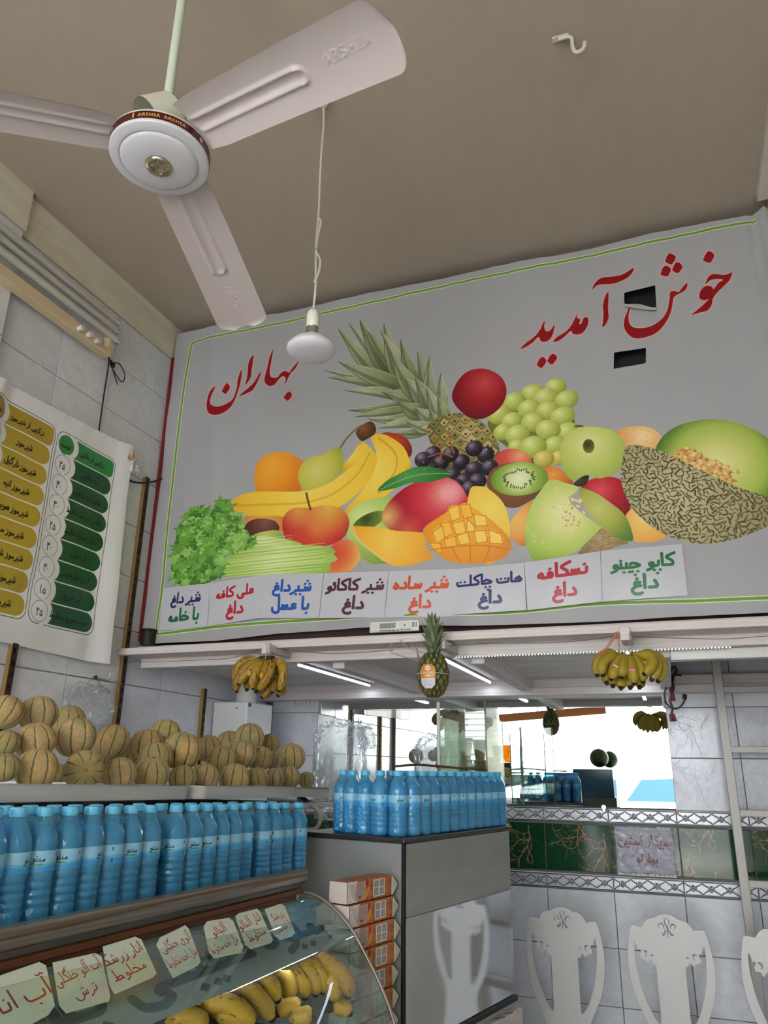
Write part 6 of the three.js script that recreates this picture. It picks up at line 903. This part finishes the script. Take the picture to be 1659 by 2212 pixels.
{ // sign in a clear sleeve on the green tiles
  const c = canvas(512, 400), x = c.getContext('2d'); x.fillStyle = '#cfcfd6'; x.fillRect(0, 0, 512, 400); x.strokeStyle = '#9a9aa4'; x.lineWidth = 3; x.strokeRect(16, 24, 480, 330);
  persian(x, 'سیگار استین', 256, 150, 112, 15, '#8e1a20', 1.15); persian(x, 'بهاراه', 270, 305, 104, 15, '#8e1a20', 1.1);
  const t = thing('wall_sign', 'white sign with red lettering in a wrinkled clear sleeve on the green tiles', 'sign', [-0.176, 1.318, ZB + 0.004]);
  obj('paper', box(0.272, 0.208, 0.002), std(0xffffff, 0.5, 0, { map: ctex(c) }), t);
  const g = grid(110, 84, (u, v) => { const X = (u - 0.5) * 0.286, Y = (v - 0.5) * 0.222, f = Math.abs(n2(X * 11 + Y * 16, Y * 9 - X * 7)), e = Math.abs(n2(X * 40 + Y * 30, Y * 44)); return [X, Y, 0.004 + 0.013 * Math.pow(1 - f, 6) + 0.004 * Math.pow(1 - e, 5)]; });
  obj('clear_sleeve', g, phys({ color: 0xe2e2ea, roughness: 0.10, transmission: 0.8, thickness: 0, ior: 1.5, clearcoat: 1, clearcoatRoughness: 0.12 }), t);
  obj('tape', [box(0.275, 0.012, 0.001, 0, -0.112, 0.004)], std(0xd4d4d0, 0.3), t);
  const d = []; for (const k of [-0.108, -0.095, -0.075, -0.05, -0.03, 0.005, 0.04, 0.06, 0.085, 0.105, 0.12]) d.push(box(0.006, 0.004, 0.001, k, -0.1125, 0.0048)); obj('tape_marks', d, M.black, t);
}
{ // tester leads hanging from the back beam
  const t = thing('clip_leads', 'dark cable with red clips hanging at the mirror corner under the beam', 'cable', [0, 0, 0]), P = { a: 0 };
  obj('lead', [tube([[.027,2.147,-4.14],[.04,2.183,-4.14],[.056,2.197,-4.14],[.065,2.178,-4.14],[.05,2.155,-4.14],[.034,2.128,-4.14],[.041,2.096,-4.14],[.027,2.059,-4.14],[.017,2.032,-4.14],[.024,1.992,-4.14],[.016,1.956,-4.14]], 0.006, 60, 7), tube([[.03,2.151,-4.14],[.024,2.117,-4.14],[.003,2.087,-4.14],[-.006,2.06,-4.14],[0,2.014,-4.14],[.02,1.996,-4.14],[.041,1.989,-4.14],[.064,2,-4.14],[.087,2.031,-4.14],[.091,2.047,-4.14]], 0.0045, 60, 7), tube([[.047,2.15,-4.13],[.037,2.113,-4.13],[.025,2.081,-4.13],[.03,2.047,-4.13]], 0.006, 30, 7), tube([[.027,2.149,-4.14],[.05,2.155,-4.14],[.085,2.152,-4.14]], 0.005, 20, 6)], std(0x3d302c, 0.6), t);
  for (const [a, b] of [[[.026,2.058,-4.12],[.021,2.026,-4.12]], [[.033,2.057,-4.12],[.036,2.026,-4.12]], [[.014,1.963,-4.12],[.015,1.928,-4.12]], [[.023,1.963,-4.12],[.032,1.928,-4.12]]]) obj('clip', [bar(a, b, 0.008, 8)], std(0x6e1f22, 0.5), t);
  obj('plug', bar([[.09,2.058,-4.14]][0], [[.087,2.036,-4.14]][0], 0.011, 10), M.dark, t);
}
{ // white steel ladder to the mezzanine
  const t = thing('steel_ladder', 'grey painted steel ladder standing at the right end of the niche', 'ladder', [0.252, 0, -4.12]), lm = std(0xa9a6a3, 0.45, 0.3);
  obj('rail', rspan(-0.022, 0.018, 0.01, 2.26, -0.018, 0.018, 0.003), lm, t); obj('rail', rspan(0.325, 0.362, 0.01, 2.26, -0.018, 0.018, 0.003), lm, t);
  for (const y of [2.075, 1.794, 1.512, 1.214, 0.92, 0.63, 0.34]) obj('rung', rspan(0.016, 0.327, y - 0.015, y + 0.015, -0.015, 0.015, 0.003), lm, t);
}
{ // paper note left of the mirror
  const c = canvas(128, 64), x = c.getContext('2d'); x.fillStyle = '#d2d2d8'; x.fillRect(0, 0, 128, 64); x.strokeStyle = '#4a4a8a'; x.lineWidth = 2; for (let i = 0; i < 5; i++) { x.beginPath(); x.moveTo(10 + i * 22, 4); x.lineTo(24 + i * 20, 50); x.stroke(); }
  const p = [[-2.101,2.071,-4.294]][0]; tag(obj('paper_note', box(0.15, 0.06, 0.002, p[0], p[1] - 0.005, p[2]), std(0xffffff, 0.8, 0, { map: ctex(c) })), 'small white note with blue pen strokes under the back beam', 'note');
}
// ---------------------------------------------------------------- chairs along the back wall
{
  const half = [0.000, 1.102, 0.016, 1.1005, 0.032, 1.096, 0.048, 1.085, 0.066, 1.083, 0.085, 1.074, 0.100, 1.056, 0.106, 1.046], sh = smooth(half, false, 4), sd = smooth([0.106, 1.046, 0.128, 1.050, 0.142, 1.051, 0.151, 1.045, 0.159, 1.018, 0.168, 0.97, 0.1735, 0.92, 0.172, 0.87, 0.163, 0.81, 0.146, 0.755, 0.122, 0.705, 0.104, 0.672, 0.095, 0.64, 0.095, 0.60, 0.104, 0.53, 0.112, 0.44], false, 4);
  const right = [...sh, ...sd.slice(1)], outline = [...right, ...[...right].reverse().map(([x, y]) => [-x, y])];
  const win = smooth([0.141, 0.990, 0.1445, 0.955, 0.1425, 0.91, 0.135, 0.85, 0.121, 0.795, 0.102, 0.745, 0.082, 0.706, 0.068, 0.690, 0.060, 0.692, 0.0575, 0.72, 0.0575, 0.80, 0.0575, 0.905], false, 4), deco = smooth([0.0575, 0.905, 0.066, 0.907, 0.072, 0.916, 0.079, 0.926, 0.086, 0.918, 0.092, 0.908, 0.099, 0.918, 0.108, 0.926, 0.118, 0.924, 0.123, 0.938, 0.116, 0.950, 0.120, 0.962, 0.127, 0.958, 0.130, 0.970, 0.135, 0.984, 0.141, 0.990], false, 3);
  const hole = [...win, ...deco.slice(1, -1)];
  const slit = (flat, w) => { const s = smooth(flat, false, 5), a = [], b = []; s.forEach((p, i) => { const q = s[Math.min(i + 1, s.length - 1)], r = s[Math.max(i - 1, 0)], dx = q[0] - r[0], dy = q[1] - r[1], L = Math.hypot(dx, dy) || 1, k = w * 2.8 * (0.35 + 0.65 * Math.sin(Math.PI * i / (s.length - 1))); a.push([p[0] - dy / L * k, p[1] + dx / L * k]); b.push([p[0] + dy / L * k, p[1] - dx / L * k]); }); return [...a, ...b.reverse()]; };
  const mir = (h) => h.map(([x, y]) => [-x, y]).reverse();
  const cuts = [slit([0.002, 1.090, -0.008, 1.080, -0.007, 1.066, 0.001, 1.052, 0.002, 1.036, -0.001, 1.022, 0.006, 1.013], 0.0016), slit([0.004, 1.088, 0.010, 1.078, 0.007, 1.066], 0.0014)];
  for (const s of [-1, 1]) cuts.push(slit([0.030 * s, 1.046, 0.034 * s, 1.060, 0.022 * s, 1.066, 0.014 * s, 1.056, 0.017 * s, 1.047].map((v, i) => v), 0.0016), slit([0.011 * s, 1.043, 0.010 * s, 1.032, 0.019 * s, 1.022, 0.024 * s, 1.030], 0.0016), slit([0.108 * s, 0.952, 0.100 * s, 0.957, 0.094 * s, 0.946, 0.099 * s, 0.934], 0.0018), slit([0.076 * s, 0.938, 0.071 * s, 0.944, 0.068 * s, 0.937], 0.0014));
  const metal = std(0xd2d0d2, 0.42, 0.1);
  const t = thing('dining_chair', 'grey metal chair with a cut-out lyre back, nearest the steel cabinet', 'chair', [-0.541, 0, -3.86]);
  const back = obj('backrest', extrude(shapeOf(outline, [hole, mir(hole), ...cuts]), 0.012, 0.0008), metal, t); back.position.z = -0.012;
  obj('seat', lathe([[0, 0.47], [0.17, 0.47], [0.195, 0.462], [0.2, 0.45], [0.195, 0.435], [0, 0.432]], 40).translate(0, 0, 0.2), std(0x8b8684, 0.7), t);
  obj('seat_ring', new THREE.TorusGeometry(0.195, 0.01, 10, 48).rotateX(Math.PI / 2).translate(0, 0.432, 0.2), metal, t);
  for (const [x, z, a, b] of [[-0.13, 0.34, -0.165, 0.38], [0.13, 0.34, 0.165, 0.38], [-0.105, 0.01, -0.13, -0.10], [0.105, 0.01, 0.13, -0.10]]) obj('leg', tube([[x, 0.44, z], [lerp(x, a, 0.4), 0.25, lerp(z, b, 0.3)], [a, 0.006, b]], 0.012, 16, 10), metal, t);
  const copies = [[-0.095, 'grey metal chair with a cut-out lyre back, middle of the three by the wall', -3.86, 0.02], [0.352, 'grey metal chair cut by the right photo edge, before the ladder', -3.80, -0.10]];
  t.userData.group = 'metal chairs along the back wall';
  for (const [x, label, z, ry] of copies) { const o = t.clone(); o.name = numbered('dining_chair'); scene.add(o); o.position.set(x, 0, z); o.rotation.y = ry; o.userData = { label, category: 'chair', group: 'metal chairs along the back wall' }; }
}

// ---------------------------------------------------------------- behind the eye: what the mirror shows of the shop front and the street
{
  const c = thing('glass_counter', 'glass topped juice counter near the shop door, seen in the mirror', 'counter', [-0.95, 0, 0.75]);
  obj('counter_body', rspan(-0.16, 0.32, 0.02, 1.42, -0.05, 0.45), std(0x4a4d52, 0.5), c); obj('juice_tank', [rspan(-0.14, 0.30, 1.42, 1.72, -0.04, 0.44)], phys({ color: 0x30485a, roughness: 0.1, transmission: 0.3, thickness: 0 }), c); obj('tank_lid', rspan(-0.16, 0.32, 1.72, 1.735, -0.05, 0.45), M.glass, c);
  [[-0.80, 1.845, 0.86, 0.108, 'dark green watermelon on the glass counter, seen in the mirror'], [-0.70, 1.833, 1.07, 0.098, 'smaller dark watermelon behind the first one, seen in the mirror']].forEach(([x, y, z, r, label], i) => { const t = thing('watermelon', label, 'watermelon', [x, y, z]); obj('rind', new THREE.SphereGeometry(r, 40, 28).scale(1, 0.96, 1), std(0xffffff, 0.35, 0, { map: dtex(256, 128, (u, v) => { const s = tn(u, v, 10, i) + 0.8 * Math.sin(u * 6.283 * 9 + 2 * tn(u, v, 4, 3)); return s > 0.4 ? [26, 46, 26] : [44, 70, 38]; }) }), t); obj('stem', tube([[0, r * 0.94, 0], [0.006, r * 1.03, 0], [0.016, r * 1.08, 0.004]], 0.004, 10, 6), M.tan, t); });
  const s = thing('blender_shelf', 'shelf with blenders along the left wall near the door, seen in the mirror', 'shelf', [-2.0, 0, 0.75]); obj('board', rspan(-0.34, 0.36, 1.64, 1.66, -0.5, 0.5), M.glass, s); obj('bracket', [rspan(-0.33, -0.30, 1.2, 1.64, -0.45, -0.42), rspan(-0.33, -0.30, 1.2, 1.64, 0.42, 0.45), rspan(-0.34, 0.36, 1.62, 1.64, -0.45, -0.42), rspan(-0.34, 0.36, 1.62, 1.64, 0.42, 0.45)], M.dark, s);
  [[-1.80, 0.55, 0xd9951c, 'blender with a yellow juice jar, seen in the mirror'], [-1.95, 0.72, 0x7a8a96, 'blender with a grey jar, left in the mirror'], [-1.76, 0.95, 0xa9ac9a, 'blender with a pale jar on the shelf end, seen in the mirror']].forEach(([x, z, col, label]) => { const t = thing('blender', label, 'blender', [x, 1.661, z]); obj('motor_base', lathe([[0, 0], [0.075, 0], [0.078, 0.02], [0.06, 0.10], [0.055, 0.12], [0, 0.12]], 28), std(0x3a322c, 0.4), t); obj('jar', lathe([[0, 0.122], [0.042, 0.122], [0.045, 0.14], [0.072, 0.31], [0.07, 0.312], [0.0, 0.312]], 28), phys({ color: col, roughness: 0.1, transmission: 0.5, thickness: 0 }), t); obj('handle', tube([[0.07, 0.29, 0], [0.115, 0.28, 0], [0.11, 0.19, 0], [0.05, 0.165, 0]], 0.008, 20, 8), M.glass, t); });
  const b = thing('sign_board', 'long orange wooden board over the shop door, seen in the mirror', 'board', [-1.55, 2.46, 2.54]); obj('board', rbox(1.5, 0.11, 0.04, 0.005), std(0xb06a3a, 0.55), b); b.rotation.z = 0.07;
}
{
  const t = thing('opposite_building', 'sunlit white building with roller shutters across the street, seen in the mirror', 'building', [0, 0, 10]);
  obj('wall', [span(-14, 14, -0.02, 6.5, 0.1, 0.5)], std(0xd6d8da, 0.85), t);
  for (let k = 0; k < 6; k++) { const x0 = -9 + k * 3.1, s = obj('shutter', span(x0, x0 + 2.7, 0, 3.3, 0.07, 0.12), std(0xd2d4d6, 0.5, 0.1), t); const sl = []; for (let y = 0; y < 26; y++) sl.push(box(2.66, 0.06, 0.03, x0 + 1.35, 0.08 + y * 0.124, 0.06)); obj('shutter_slat', sl, std(0xdcdedf, 0.5, 0.1), s).userData.kind = 'stuff'; }
  const c = thing('white_car', 'white car parked in the sunny street, seen in the mirror', 'car', [0.42, 0.12, 5.6]);
  const prof = smooth([-1.75, 0.35, -1.8, 0.8, -1.72, 1.02, -1.35, 1.10, -1.0, 1.52, -0.5, 1.60, 0.6, 1.58, 1.15, 1.12, 2.1, 0.98, 2.25, 0.7, 2.2, 0.35], false, 5);
  obj('car_body', extrude(shapeOf(prof), 1.55, 0.05, 2), std(0xe2e2e2, 0.2), c);
  obj('window', [extrude(shapeOf([[-1.22, 1.12], [-0.95, 1.46], [-0.15, 1.50], [-0.15, 1.12]]), 0.02).translate(0, 0, -0.065), extrude(shapeOf([[-0.08, 1.12], [-0.08, 1.50], [0.5, 1.49], [0.95, 1.12]]), 0.02).translate(0, 0, -0.065)], phys({ color: 0x24424e, roughness: 0.4 }), c);
  for (const x of [-1.15, 1.4]) for (const z of [0.02, 1.53]) obj('wheel', new THREE.TorusGeometry(0.24, 0.09, 12, 32).translate(x, 0.33, z), M.dark, c);
}
renderer.render(scene, camera);
